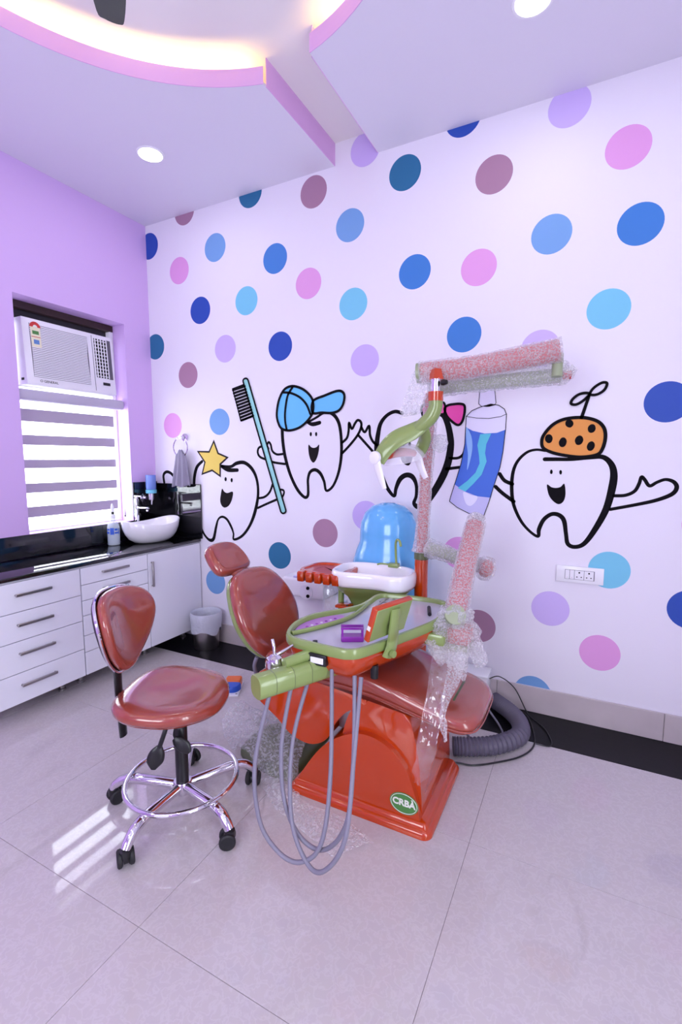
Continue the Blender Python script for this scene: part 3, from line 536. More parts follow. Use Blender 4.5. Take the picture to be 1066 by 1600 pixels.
# skirting tiles on the back wall
bb = struct('baseboard_back', box(-2.63, XR, YB-0.004, YB, 0, 0.140), 'grout', smooth=0)
x = -2.63
for x1 in (-2.0, -1.2, -0.4, 0.40, 1.20, XR):
    obj('skirting_tile', box(x+0.001, x1-0.001, YB-0.014, YB-0.0035, 0.0005, 0.144, 0.0015, 1), 'skirting', bb, smooth=0); x = x1
# window
win = bpy.data.objects.new('window_1', None); C.objects.link(win); win.location = (XL-0.15, (WY0+WY1)/2, WZ0); win['kind'] = 'structure'
wx0, wx1 = XL-0.19, XL-0.125
for nm, (y0, y1, z0, z1) in (('frame_rail', (WY0, WY1, WZ1-0.045, WZ1)), ('frame_rail', (WY0, WY1, WZ0, WZ0+0.02)), ('frame_stile', (WY0, WY0+0.03, WZ0+0.02, WZ1-0.045)), ('frame_stile', (WY1-0.03, WY1, WZ0+0.02, WZ1-0.045)), ('frame_rail', (WY0+0.03, WY1-0.03, 1.80, 1.845))):
    obj(nm, box(wx0, wx1, y0, y1, z0, z1, 0.003, 1), 'brown_frame' if z1 > 1.78 and nm == 'frame_rail' else 'white_plastic', win, smooth=0)
obj('infill_panel', box(wx0+0.01, wx0+0.02, WY0+0.03, WY1-0.03, 2.285, WZ1-0.045), 'dark_panel', win, smooth=0)
obj('glass_pane', box(wx0+0.03, wx0+0.034, WY0+0.03, WY1-0.03, WZ0+0.02, 1.80), 'window_glass', win, smooth=0)

# ------------------------------------------------------------------ printed mural on the back wall
DOTCOL = dict(royal='royal', steel='steelblue', pink='pink', mid='mid', cyan='cyan', petrol='petrol', lav='lav', mauve='mauve')
def flat_poly(pts, lift):
    bm = bmesh.new(); vs = [bm.verts.new((x, YB-lift, z)) for x, z in pts]
    f = bm.faces.new(vs); bm.normal_update(); bmesh.ops.triangulate(bm, faces=[f], ngon_method='EAR_CLIP')
    return bm
for x, z, c in DOTS + [(0.86, 2.62, 'cyan'), (0.98, 2.02, 'mauve'), (1.26, 2.36, 'royal'), (1.22, 1.55, 'lav'), (0.92, 0.78, 'petrol'), (1.24, 0.98, 'steel'), (1.05, 0.42, 'pink')]:
    r = 0.095; pts = []
    for k in range(40):
        px, pz = x + r*math.cos(2*PI*k/40), z + r*math.sin(2*PI*k/40)
        pts.append((max(px, XL+0.0005), max(0.1445, pz)))
    q = [pts[0]]
    for p in pts[1:]:
        if math.hypot(p[0]-q[-1][0], p[1]-q[-1][1]) > 1e-4: q.append(p)
    obj('wall_dot', flat_poly(q, 0.0004), DOTCOL[c], wall_back, smooth=0)
def stroke(pts, ws, closed, lift, sharp=False):
    ww = [ws[min(len(ws)-1, int(round(i*(len(ws)-1)/max(1, len(pts)-1))))] for i in range(len(pts))]
    q = [(p[0], p[1], ww[i]) for i, p in enumerate(pts)]
    if not sharp: q = cr(q, 6, closed)
    bm = bmesh.new(); m = len(q); L = []; R = []
    for i in range(m):
        if closed: a, c = q[i-1], q[(i+1) % m]
        else: a, c = q[max(0, i-1)], q[min(m-1, i+1)]
        if sharp and (closed or 0 < i < m-1):
            d1 = Vector((q[i][0]-a[0], q[i][1]-a[1])).normalized(); d2 = Vector((c[0]-q[i][0], c[1]-q[i][1])).normalized()
            n1 = Vector((-d1.y, d1.x)); n2 = Vector((-d2.y, d2.x)); nn = (n1+n2).normalized(); k = min(2.2, 1/max(0.3, nn.dot(n1)))
            nx, nz = nn.x*k, nn.y*k
        else:
            tx, tz = c[0]-a[0], c[1]-a[1]; l = math.hypot(tx, tz) or 1; nx, nz = -tz/l, tx/l
        h = q[i][2]*0.68
        L.append(bm.verts.new((q[i][0]+nx*h, YB-lift, q[i][1]+nz*h))); R.append(bm.verts.new((q[i][0]-nx*h, YB-lift, q[i][1]-nz*h)))
    for i in range(m if closed else m-1):
        j = (i+1) % m; bm.faces.new((L[i], R[i], R[j], L[j]))
    if not closed:
        for e, (c, s) in ((0, (q[0], -1)), (1, (q[-1], 1))):
            i = 0 if e == 0 else m-1; o = q[1] if e == 0 else q[-2]
            a = math.atan2(c[1]-o[1], c[0]-o[0])
            fan = [bm.verts.new((c[0]+c[2]*0.68*math.cos(a-PI/2+PI*k/6), YB-lift, c[1]+c[2]*0.68*math.sin(a-PI/2+PI*k/6))) for k in range(7)]
            bm.faces.new(fan)
    return bm
FIG = dict(star=('cartoon_tooth', 'printed smiling tooth wearing a yellow star'), cap=('cartoon_tooth', 'printed smiling tooth in a blue baseball cap'),
           bow=('cartoon_tooth', 'printed tooth with a pink bow'), hat=('cartoon_tooth', 'printed laughing tooth in a spotted orange propeller hat'),
           brush=('printed_toothbrush', 'printed pale teal toothbrush'), tube=('printed_toothpaste_tube', 'printed blue and white toothpaste tube'))
heads = {}
LOW = ('outline', 'hair', 'arm', 'hand')
for rec in sorted(MURAL, key=lambda r: 0 if r[1] in ('outline', 'handle', 'tube_body') else 1):
    fig, nm, typ, pts = rec[0], rec[1], rec[2], [tuple(p) for p in rec[3]]
    first = fig not in heads
    if nm == 'star_outline':
        q = ccw(pts); off = []
        for k in range(len(q)):
            a_, c_ = q[k-1], q[(k+1) % len(q)]
            d1 = Vector((q[k][0]-a_[0], q[k][1]-a_[1])).normalized(); d2 = Vector((c_[0]-q[k][0], c_[1]-q[k][1])).normalized()
            n1 = Vector((d1.y, -d1.x)); n2 = Vector((d2.y, -d2.x)); nn_ = (n1+n2).normalized(); kk = min(2.0, 1/max(0.3, nn_.dot(n1)))
            off.append((q[k][0] + nn_.x*kk*0.013, q[k][1] + nn_.y*kk*0.013))
        bm = flat_poly(off, 0.0012)
    elif typ == 'S':
        bm = stroke(pts, rec[4], rec[6], 0.0008 if nm in LOW else 0.0048, sharp=nm in ('star_outline', 'handle_outline', 'tube_line', 'bristle_tip'))
    else:
        q = cr(pts, 5, True) if rec[4] else pts
        q2 = [q[0]]
        for p in q[1:]:
            if math.hypot(p[0]-q2[-1][0], p[1]-q2[-1][1]) > 1e-4: q2.append(p)
        bm = flat_poly(q2, 0.0004 + 0.0009*rec[6])
    if first:
        heads[fig] = obj(FIG[fig][0], bm, rec[5], wall_back, smooth=0, label=FIG[fig][1])
    else: obj(nm, bm, rec[5], heads[fig], smooth=0)

# ------------------------------------------------------------------ ceiling lights and fan
def downlight(x, y, label):
    t = thing('downlight', (x, y, ZC), label, 'light', 'round recessed ceiling downlights')
    obj('rim', lathe([(0.066, -0.004), (0.078, -0.004), (0.080, -0.0005), (0.066, -0.0005), (0.066, -0.004)][:4], 32, (x, y, ZC)), 'white_plastic', t)
    obj('diffuser', lathe([(0.0, -0.005), (0.066, -0.005), (0.066, -0.001), (0.0, -0.001)], 32, (x, y, ZC)), 'led', t)
    l = bpy.data.lights.new('lamp', 'AREA'); l.shape = 'DISK'; l.size = 0.13; l.energy = DOWNLIGHT_W;  l.color = LIGHT_COL
    lo = bpy.data.objects.new('lamp', l); C.objects.link(lo); lo.parent = t; lo.location = (0, 0, -0.012)
downlight(-2.352, 2.142, 'round downlight in the left ceiling panel above the counter')
downlight(-0.28, 2.157, 'round downlight in the right ceiling panel near the wall')
for x, y, lb in ((-2.352, -0.35, 'added round downlight behind the camera on the left'), (-0.28, -0.35, 'added round downlight behind the camera above the room centre'), (0.85, 2.157, 'added round downlight in the right ceiling panel by the right wall'), (0.85, -0.35, 'added round downlight behind the camera on the right'), (0.55, 0.95, 'added round downlight right of the round ceiling opening'), (-2.75, 0.9, 'added round downlight left of the round ceiling opening'), (0.85, -1.5, 'added round downlight behind the camera in the far right corner'), (-0.28, -1.5, 'added round downlight behind the camera by the front wall'), (-2.352, -1.5, 'added round downlight behind the camera in the far left corner')):
    downlight(x, y, lb)  # unseen extra downlights, added to spread the light evenly
FX, FY, FZ = -1.20, 0.95, 3.0
fan = thing('ceiling_fan', (FX, FY, ZS), 'dark ceiling fan in the round ceiling opening, one blade tip showing', 'fan')
obj('canopy', lathe([(0.0, 0.0), (0.06, 0.0), (0.055, -0.04), (0.02, -0.06), (0.0, -0.06)], 24, (FX, FY, ZS)), 'black_plastic', fan)
obj('rod', lathe([(0.012, -0.22), (0.012, -0.05)], 12, (FX, FY, ZS)), 'black_plastic', fan)
obj('motor', lathe([(0.0, -0.05), (0.08, -0.045), (0.11, -0.01), (0.11, 0.03), (0.07, 0.06), (0.0, 0.065)], 32, (FX, FY, FZ)), 'black_plastic', fan)
a0 = math.atan2(1.335-FY, -1.640-FX)
for k in range(3):
    a = a0 + 2*PI*k/3; u = Vector((math.cos(a), math.sin(a), 0)); v = Vector((-math.sin(a), math.cos(a), 0.12)).normalized(); n = u.cross(v)
    ol = cr([(0.09, -0.028), (0.2, -0.055), (0.4, -0.06), (0.555, -0.048), (0.585, -0.03), (0.587, 0.02), (0.565, 0.045), (0.4, 0.06), (0.2, 0.055), (0.09, 0.028)], 4, True)
    obj('blade', loft(ol, [(0, -0.003), (0, 0.003)], (Vector((FX, FY, FZ)), u, v, n)), 'black_plastic', fan, smooth=30)

# ------------------------------------------------------------------ counter run on the left
CX = -2.65                                   # cabinet front plane
def bar_handle(parent, y0, y1, z0, z1):
    b = bmesh.new(); x = CX + 0.034
    horiz = abs(y1-y0) > abs(z1-z0)
    box(x-0.006, x+0.005, min(y0, y1)-(0 if horiz else 0.0075), max(y0, y1)+(0 if horiz else 0.0075), min(z0, z1)-(0.0075 if horiz else 0), max(z0, z1)+(0.0075 if horiz else 0), 0.002, 1, b)
    for (yy, zz) in ((y0, z0), (y1, z1)):
        s = 0.006
        if horiz: yy += s if yy == min(y0, y1) else -s
        else: zz += s if zz == min(z0, z1) else -s
        tube([(CX+0.017, yy, zz), (x, yy, zz)], 0.006, 10, 1, b)
    return obj('handle', b, 'steel', parent)
def cabinet(name, y0, y1, label, fronts, legs):
    t = thing(name, (CX-0.22, (y0+y1)/2, 0), label, 'cabinet')
    obj('body', box(XL+0.005, CX, y0, y1, 0.10, 0.764), 'laminate', t, smooth=0)
    for z0, z1, kind in fronts:
        if kind == 'door':
            d = obj('door', box(CX+0.001, CX+0.018, y0+0.0025, y1-0.004, z0, z1, 0.001, 1), 'laminate', t, smooth=0)
            bar_handle(d, y0+0.03, y0+0.03, 0.70, 0.525)
        else:
            d = obj('drawer', box(CX+0.001, CX+0.018, y0+0.0025, y1-0.0025, z0, z1, 0.001, 1), 'laminate', t, smooth=0)
            yc = (y0+y1)/2 - (0.02 if kind == 'a' else 0.01); zc = z1 - (0.066 if kind == 'a' else 0.045)
            bar_handle(d, yc-0.095, yc+0.095, zc, zc)
    for lx in (XL+0.08, CX-0.13):
        for ly in legs:
            obj('leg', lathe([(0.022, 0.0), (0.022, 0.012), (0.016, 0.016), (0.016, 0.099)], 16, (lx, ly, 0)), 'steel', t)
    return t
cabinet('drawer_cabinet', 1.235, 1.742, 'white drawer cabinet with four wide drawers at the left picture edge', [(0.598, 0.755, 'a'), (0.441, 0.594, 'a'), (0.268, 0.437, 'a'), (0.10, 0.264, 'a')], (1.30, 1.68))
cabinet('drawer_cabinet', 1.744, 2.228, 'white cabinet of six shallow drawers behind the stool backrest', [(0.655, 0.755, 'b'), (0.560, 0.651, 'b'), (0.468, 0.556, 'b'), (0.345, 0.464, 'b'), (0.243, 0.341, 'b'), (0.10, 0.239, 'b')], (1.80, 2.17))
cabinet('sink_cabinet', 2.230, 2.729, 'white single-door cabinet under the wash basin', [(0.10, 0.755, 'door')], (2.29, 2.66))
tag(obj('granite_worktop', box(XL+0.0005, -2.628, 1.20, 2.7345, 0.766, 0.790, 0.004, 2), 'granite', smooth=30), 'glossy black granite worktop along the window wall', 'worktop')
bs = thing('granite_backsplash', (XL, 2.0, 0.79), 'black granite backsplash rising behind the basin and below the window', 'backsplash')
obj('splash_panel', box(XL+0.0005, XL+0.014, 1.20, 2.503, 0.7905, 0.930, 0.001, 1), 'granite', bs, smooth=0)
obj('splash_panel', box(XL+0.0005, XL+0.014, 2.5045, 2.7335, 0.7905, 1.222, 0.001, 1), 'granite', bs, smooth=0)
obj('splash_panel', box(XL+0.0145, -2.606, YB-0.014, YB-0.0042, 0.7905, 1.208, 0.001, 1), 'granite', bs, smooth=0)
# basin
BXC, BYC = -2.865, 2.475
bas = thing('wash_basin', (BXC, BYC, 0.7905), 'white ceramic boat-shaped vessel basin on the black worktop', 'basin')
bm = bmesh.new(); n = 48; rings = []
prof = [(0.46, 0.0), (0.62, 0.006), (0.78, 0.030), (0.89, 0.062), (0.96, 0.100), (1.0, 0.15), (0.985, 0.153), (0.95, 0.148), (0.87, 0.11), (0.76, 0.07), (0.6, 0.035), (0.35, 0.022), (0.08, 0.02)]
for i, (s, z) in enumerate(prof):
    ring = []
    for k in range(n):
        a = 2*PI*k/n; cy, cx = math.cos(a), math.sin(a)
        ex = 0.155*abs(cx)**0.9*(1 if cx > 0 else -1); ey = 0.225*abs(cy)**0.9*(1 if cy > 0 else -1)
        lift = (abs(cy)**2.2*0.034)*min(1, z/0.15)
        ring.append(bm.verts.new((BXC + ex*s, BYC + ey*s, 0.7907 + z*0.9 + lift)))
    rings.append(ring)
for A, B in zip(rings, rings[1:]):
    for k in range(n): bm.faces.new((A[k], A[(k+1) % n], B[(k+1) % n], B[k]))
bm.faces.new(list(reversed(rings[0]))); bm.faces.new(rings[-1])
obj('bowl', bm, 'ceramic', bas, smooth=60)
obj('drain', lathe([(0.0, 0.0), (0.02, 0.0), (0.022, 0.003), (0.0, 0.005)], 20, (BXC, BYC, 0.8095)), 'chrome', bas)
tp = thing('basin_faucet', (-3.043, 2.50, 0.79), 'tall chrome basin tap behind the white basin', 'tap')
obj('body', box(-3.056, -3.032, 2.488, 2.512, 0.7905, 1.10, 0.004, 2), 'chrome', tp)
obj('spout', box(-3.034, -2.915, 2.489, 2.511, 1.026, 1.040, 0.004, 2), 'chrome', tp)
obj('aerator', lathe([(0.0, 0), (0.009, 0), (0.009, 0.012), (0, 0.012)], 14, (-2.927, 2.50, 1.009)), 'chrome', tp)
obj('lever', box(-3.058, -2.985, 2.490, 2.510, 1.114, 1.124, 0.003, 2), 'chrome', tp)
obj('lever_neck', lathe([(0.012, 1.10), (0.012, 1.113)], 14, (-3.043, 2.50, 0)), 'chrome', tp)
# soap dispenser on the left wall panel
SX, SY = -3.012, 2.615
sd = thing('soap_dispenser', (XL+0.014, SY, 1.06), 'blue soap dispenser in a chrome holder on the black backsplash', 'soap dispenser')
obj('bottle', lathe([(0.0, 1.165), (0.036, 1.165), (0.038, 1.17), (0.038, 1.272), (0.036, 1.276), (0.0, 1.276)], 28, (SX, SY, 0)), 'soap_clear', sd)
obj('collar', lathe([(0.0, 1.135), (0.038, 1.135), (0.040, 1.14), (0.040, 1.162), (0.0, 1.164)], 28, (SX, SY, 0)), 'cyan', sd)
obj('valve', lathe([(0.0, 1.045), (0.006, 1.045), (0.008, 1.07), (0.022, 1.085), (0.024, 1.133), (0.0, 1.134)], 24, (SX, SY, 0)), 'chrome', sd)
obj('bracket', lathe([(0.034, 0.0), (0.034, 0.008), (0.016, 0.012), (0.014, 0.035), (0.0, 0.035)], 24, (XL+0.0145, SY-0.03, 1.10), axis=(1, 0.3, 0)), 'chrome', sd)
# towel ring and towel on the back wall
tr = thing('towel_ring', (-2.752, YB, 1.56), 'chrome towel ring on the back wall above the basin corner', 'towel ring')
obj('rosette', lathe([(0.0, 0.0), (0.03, 0.0), (0.03, 0.008), (0.012, 0.014), (0.011, 0.06), (0.0, 0.062)], 28, (-2.752, YB-0.0006, 1.562), axis=(0, -1, 0)), 'chrome', tr)
obj('ring', tube([(-2.752 + 0.072*math.sin(2*PI*k/28), YB-0.055, 1.487 + 0.072*math.cos(2*PI*k/28)) for k in range(28)], 0.0045, 8, 1, closed=True), 'chrome', tr)
def towel(u, v):
    wdt = 0.05 + 0.042*v
    ph = u*2*PI
    s = math.cos(ph)
    fold = 0.013*math.sin(s*9 + v*1.5)*min(1, 0.25+v)
    yy = (YB-0.055) + math.sin(ph)*(0.010+0.008*v) + fold
    zz = 1.424 - 0.232*v - (0.012*math.sin(s*5+1)*v) + (0.012*(1-abs(s))*(1-v)*4 if v < 0.12 else 0)
    return (-2.752 + s*wdt, yy, zz)
tag(obj('hand_towel', grid(towel, 72, 16), 'towel', smooth=80), 'grey hand towel hanging in folds from the chrome ring', 'towel')
# spray bottle
PX, PY = -2.985, 2.245
sp = thing('spray_bottle', (PX, PY, 0.79), 'clear spray bottle with blue print beside the basin', 'bottle')
obj('body', lathe([(r_*1.25, z_*1.2) for r_, z_ in [(0.0, 0.0), (0.030, 0.0), (0.033, 0.004), (0.033, 0.105), (0.028, 0.125), (0.014, 0.14), (0.013, 0.155), (0.0, 0.155)]], 28, (PX, PY, 0.7905)), 'clear_plastic', sp)
obj('liquid', lathe([(r_*1.25, z_*1.2) for r_, z_ in [(0.0, 0.003), (0.0285, 0.003), (0.0285, 0.045), (0.0, 0.045)]], 24, (PX, PY, 0.7905)), 'clear_plastic', sp)
bm = bmesh.new()
for (a0_, a1_, z0, z1) in ((-30, 5, 0.065, 0.105), (10, 40, 0.088, 0.1), (10, 45, 0.07, 0.08), (-75, -40, 0.07, 0.082), (-70, -36, 0.09, 0.1), (48, 60, 0.065, 0.1)):
    A = []
    for k in range(5):
        a = math.radians(-37 + a0_ + (a1_-a0_)*k/4); A.append([bm.verts.new((PX+0.0425*math.cos(a), PY+0.0425*math.sin(a), 0.79+z*1.2)) for z in (z0, z1)])
    for p, q in zip(A, A[1:]): bm.faces.new((p[0], q[0], q[1], p[1]))
obj('print', bm, 'blue_plastic', sp)
obj('collar', lathe([(r_*1.25, z_*1.2) for r_, z_ in [(0.0, 0.156), (0.014, 0.156), (0.014, 0.178), (0.006, 0.182), (0.0, 0.182)]], 20, (PX, PY, 0.7905)), 'white_plastic', sp)
obj('neck_ring', lathe([(r_*1.25, z_*1.2) for r_, z_ in [(0.0, 0.183), (0.008, 0.183), (0.008, 0.196), (0.0, 0.196)]], 16, (PX, PY, 0.7905)), 'black_plastic', sp)
obj('nozzle', lathe([(r_*1.25, z_*1.2) for r_, z_ in [(0.0, 0.197), (0.008, 0.197), (0.009, 0.225), (0.004, 0.245), (0.0, 0.246)]], 16, (PX, PY, 0.7905)), 'white_plastic', sp)
# waste bin
wb = thing('waste_bin', (-2.475, 2.60, 0.001), 'small perforated steel waste bin with a white liner by the cabinet', 'bin')
obj('body', lathe([(0.0, 0.001), (0.088, 0.001), (0.090, 0.006), (0.102, 0.262), (0.100, 0.262), (0.088, 0.012), (0.0, 0.012)], 36, (-2.475, 2.60, 0)), 'steel', wb)
bm = bmesh.new(); n = 64; R = []
for i, (r, z) in enumerate(((0.080, 0.16), (0.090, 0.22), (0.098, 0.265), (0.106, 0.272), (0.113, 0.262), (0.114, 0.22), (0.110, 0.17), (0.106, 0.13))):
    ring = []
    for k in range(n):
        a = 2*PI*k/n; wob = noise.noise((math.cos(a)*3, math.sin(a)*3, z*20))*0.007*(1 if i > 2 else 0.5)
        zz = z + (0.05*noise.noise((math.cos(a)*1.6+5, math.sin(a)*1.6, 0)) if i == 7 else 0.02*noise.noise((math.cos(a)*2+5, math.sin(a)*2, 0)) if i == 6 else 0)
        ring.append(bm.verts.new((-2.475 + (r+abs(wob))*math.cos(a), 2.60 + (r+abs(wob))*math.sin(a), zz)))
    R.append(ring)
for A, B in zip(R, R[1:]):
    for k in range(n): bm.faces.new((A[k], A[(k+1) % n], B[(k+1) % n], B[k]))
obj('liner', bm, 'liner', wb, smooth=80)

# ------------------------------------------------------------------ air conditioner and blind in the window recess
ac = thing('window_air_conditioner', (XL-0.1, 2.12, 1.86), 'white window air conditioner set in the recess above the blind', 'air conditioner')
AY0, AY1, AZ0, AZ1 = 1.80, 2.435, 1.862, 2.276
b = bmesh.new()
vs = [b.verts.new(p) for p in ((-3.52, AY0, AZ0), (-3.118, AY0, AZ0), (-3.118, AY1, AZ0), (-3.52, AY1, AZ0), (-3.52, AY0, AZ1), (-3.146, AY0, AZ1), (-3.146, AY1, AZ1), (-3.52, AY1, AZ1))]
for f in ((3,2,1,0),(4,5,6,7),(0,1,5,4),(1,2,6,5),(2,3,7,6),(3,0,4,7)): b.faces.new([vs[i] for i in f])
bmesh.ops.bevel(b, geom=list(b.edges), offset=0.008, segments=2, profile=0.5, affect='EDGES')
obj('housing', b, 'ac_white', ac)
slope = Vector((0.028, 0, -(AZ1-AZ0))).normalized()          # down the sloping front
def acf(y, z, d=0.0):                                         # point on the front face
    return Vector((-3.118 - 0.028*(z-AZ0)/(AZ1-AZ0) + d, y, z))
def ac_quad(y0, y1, z0, z1, d0, d1, bm=None):
    b = bm or bmesh.new()
    q = [acf(y0, z0, d0), acf(y1, z0, d0), acf(y1, z1, d0), acf(y0, z1, d0), acf(y0, z0, d1), acf(y1, z0, d1), acf(y1, z1, d1), acf(y0, z1, d1)]
    v = [b.verts.new(p) for p in q]
    for f in ((3,2,1,0),(4,5,6,7),(0,1,5,4),(1,2,6,5),(2,3,7,6),(3,0,4,7)): b.faces.new([v[i] for i in f])
    return b
obj('grille_backing', ac_quad(1.845, 2.235, 1.915, 2.245, -0.002, 0.001), 'ac_slot', ac, smooth=0)
b = bmesh.new(); k = 0
for k in range(30):
    z = 1.917 + k*0.0111
    ac_quad(1.845 + 0.004*math.sin(k*0.1), 2.235 - 0.012*math.sin(k/29*PI), z, z+0.0072, 0.001, 0.007, b)
o = obj('grille_slats', b, 'ac_white', ac, smooth=0); o['kind'] = 'stuff'
obj('vent_recess', ac_quad(2.285, 2.405, 1.975, 2.245, -0.002, 0.0012), 'ink', ac, smooth=0)
for k in range(5):
    y = 2.29 + k*0.022; obj('vent_vane', ac_quad(y, y+0.005, 1.975, 2.245, 0.0012, 0.008), 'ac_white', ac, smooth=0)
for k in range(11):
    z = 1.985 + k*0.0245; obj('vent_bar', ac_quad(2.285, 2.385, z, z+0.004, 0.0012, 0.006), 'ac_white', ac, smooth=0)
obj('vent_jamb', ac_quad(2.383, 2.412, 1.972, 2.248, 0.0012, 0.006), 'ac_slot', ac, smooth=0)
obj('display', ac_quad(2.33, 2.385, 1.925, 1.945, 0.0005, 0.003), 'dark_panel', ac, smooth=0)
obj('front_seam', ac_quad(2.268, 2.271, 1.88, 2.262, 0.0, 0.0012), 'ac_slot', ac, smooth=0)
st = obj('energy_sticker', ac_quad(1.848, 1.908, 2.10, 2.225, 0.0072, 0.0080), 'paper', ac, smooth=0)
fr = (acf(1.878, 2.222, 0.0083), Y, -slope, X)
bm = loft([(0.034*math.cos(math.radians(a)), 0.034*math.sin(math.radians(a))) for a in range(0, 181, 15)], [(0, 0), (0, 0.0006)], fr); obj('sticker_arc', bm, 'red_print', st, smooth=0)
fr = (acf(1.878, 2.222, 0.0092), Y, -slope, X)
bm = loft([(0.014*math.cos(math.radians(a)), 0.014*math.sin(math.radians(a))) for a in range(0, 181, 15)], [(0, 0), (0, 0.0004)], fr); obj('sticker_star', bm, 'badge_white', st, smooth=0)
obj('sticker_line', ac_quad(1.850, 1.906, 2.160, 2.164, 0.008, 0.0084), 'red_print', st, smooth=0)
obj('sticker_print', ac_quad(1.862, 1.896, 2.118, 2.145, 0.008, 0.0084), 'blue_print', st, smooth=0)
obj('sticker_print', ac_quad(1.858, 1.898, 2.178, 2.20, 0.008, 0.0084), 'badge_green', st, smooth=0)
obj('brand_lettering', text_bm('O GENERAL', 0.022, (acf(1.88, 1.892, 0.0006), Y, -slope, X), align='LEFT'), 'ink', ac, smooth=0)
obj('side_slot', box(-3.18, -3.15, AY0-0.0006, AY0+0.001, 1.89, 1.905), 'ink', ac, smooth=0)
bl = thing('zebra_blind', (XL-0.06, 2.1, 0.94), 'zebra roller blind with grey and sheer bands in the window', 'blind')
hr = obj('headrail', box(XL-0.085, XL-0.02, 1.735, 2.492, 1.762, 1.832, 0.018, 4), 'headrail', bl)
zb = [1.775, 1.714, 1.635, 1.551, 1.488, 1.396, 1.34, 1.244, 1.183, 1.094, 1.026, 0.945]
for i in range(11):
    obj('sheer_band' if i % 2 == 0 else 'grey_band', box(-3.158, -3.1565, 1.742, 2.425, zb[i+1], zb[i]), 'sheer' if i % 2 == 0 else 'blind_grey', bl, smooth=0)
obj('bottom_rail', box(-3.162, -3.152, 1.742, 2.425, 0.932, 0.945, 0.003, 1), 'white_plastic', bl)
obj('chain', tube([(-3.13, 2.462, 1.77), (-3.13, 2.464, 1.3), (-3.13, 2.462, 1.0), (-3.124, 2.458, 0.985), (-3.12, 2.454, 1.0), (-3.118, 2.455, 1.3), (-3.118, 2.455, 1.77)], 0.0018, 6, 4), 'white_plastic', bl)
obj('chain_weight', lathe([(0, 0.0), (0.005, 0.002), (0.006, 0.03), (0.003, 0.06), (0, 0.062)], 10, (-3.124, 2.458, 0.96)), 'black_plastic', bl)

# ------------------------------------------------------------------ socket plate
so = thing('switch_socket_plate', (-0.01, YB, 0.80), 'white wall plate with two switches and two sockets beside a cyan dot', 'socket')
sx0, sx1, sz0, sz1 = -0.122, 0.100, 0.757, 0.843
obj('plate', box(sx0, sx1, YB-0.014, YB-0.0005, sz0, sz1, 0.003, 2), 'white_plastic', so)
obj('inner_frame', box(sx0+0.042, sx1-0.042, YB-0.0155, YB-0.0135, sz0+0.018, sz1-0.018), 'ac_slot', so, smooth=0)
x = sx0+0.043
for wd, nm in ((0.022, 'switch'), (0.022, 'switch'), (0.045, 'socket'), (0.045, 'socket')):
    s = obj(nm, box(x+0.0008, x+wd-0.0008, YB-0.018, YB-0.0152, sz0+0.0195, sz1-0.0195, 0.001, 1), 'white_plastic', so)
    if nm == 'socket':
        for (hx, hz, hr_) in ((0.0, 0.013, 0.0042), (-0.010, -0.010, 0.003), (0.010, -0.010, 0.003)):
            obj('pin_hole', lathe([(0, 0), (hr_, 0), (hr_, 0.0006), (0, 0.0006)], 12, (x+wd/2+hx, YB-0.0181, (sz0+sz1)/2+hz), axis=(0, -1, 0)), 'ink', s)
    else:
        obj('indicator', lathe([(0, 0), (0.0012, 0), (0.0012, 0.0006), (0, 0.0006)], 8, (x+wd/2, YB-0.0181, sz0+0.028), axis=(0, -1, 0)), 'red_print', s)
    x += wd

# ------------------------------------------------------------------ dental chair
CY_ = 1.82
ch = thing('dental_chair', (-0.75, CY_, 0), 'reclining dental chair with terracotta upholstery on an orange pedestal', 'dental chair')
# pedestal: stepped plinth and arched body
pb = obj('plinth', loft(rrect(-1.065, -0.445, 1.57, 2.05, 0.036), [(0.0, 0.0), (0.0, 0.018), (0.006, 0.026), (0.014, 0.030), (0.016, 0.040), (0.022, 0.046), (0.026, 0.050)]), 'shell_orange', ch, smooth=50)
prof = cr([(-1.045, 0.018), (-1.005, 0.095), (-0.924, 0.212), (-0.835, 0.290), (-0.736, 0.330), (-0.641, 0.316), (-0.563, 0.254), (-0.520, 0.164), (-0.486, 0.018)], 6)
ped = obj('pedestal', extrude_y(prof, 1.598, 2.03, 0.016, 4), 'shell_orange', ch, smooth=50)
bd = obj('badge', lathe([(0.0, 0.0), (0.056, 0.0), (0.057, 0.001), (0.0, 0.0016)], 40, (-0.556, 1.5975, 0.101), 1.0, 0.76, axis=(0, -1, 0)), 'badge_green', ped)
for v in bd.data.vertices: pass
obj('badge_ring', tube([(-0.556 + 0.052*math.cos(2*PI*k/40), 1.5955, 0.101 + 0.0385*math.sin(2*PI*k/40)) for k in range(40)], 0.0012, 6, 1, closed=True), 'badge_white', bd)
obj('badge_lettering', text_bm('CRB\u00c0', 0.036, (Vector((-0.556, 1.5955, 0.1035)), X, Z, -Y), 0.0006, bold=0.0012), 'badge_white', bd, smooth=0)
obj('pedestal_hump', extrude_y(cr([(-0.86, 0.10), (-0.83, 0.30), (-0.78, 0.42), (-0.70, 0.462), (-0.61, 0.462), (-0.545, 0.41), (-0.508, 0.25), (-0.492, 0.05)], 5), 1.625, 2.036, 0.010, 2), 'shell_orange', ch, smooth=50)
obj('lift_bracket', box(-0.87, -0.80, 1.66, 1.70, 0.29, 0.44, 0.008, 2), 'steel', ch)
obj('rail', box(-1.15, -0.40, 1.72, 1.92, 0.455, 0.487, 0.01, 2), 'green_dark', ch)
prof = cr([(-1.275, 0.40), (-1.262, 0.352), (-1.150, 0.280), (-1.081, 0.226), (-1.001, 0.206), (-0.939, 0.222), (-0.893, 0.263), (-0.864, 0.326), (-0.810, 0.392), (-0.750, 0.425), (-0.722, 0.478), (-0.90, 0.486), (-1.10, 0.486), (-1.24, 0.47)], 5, True)
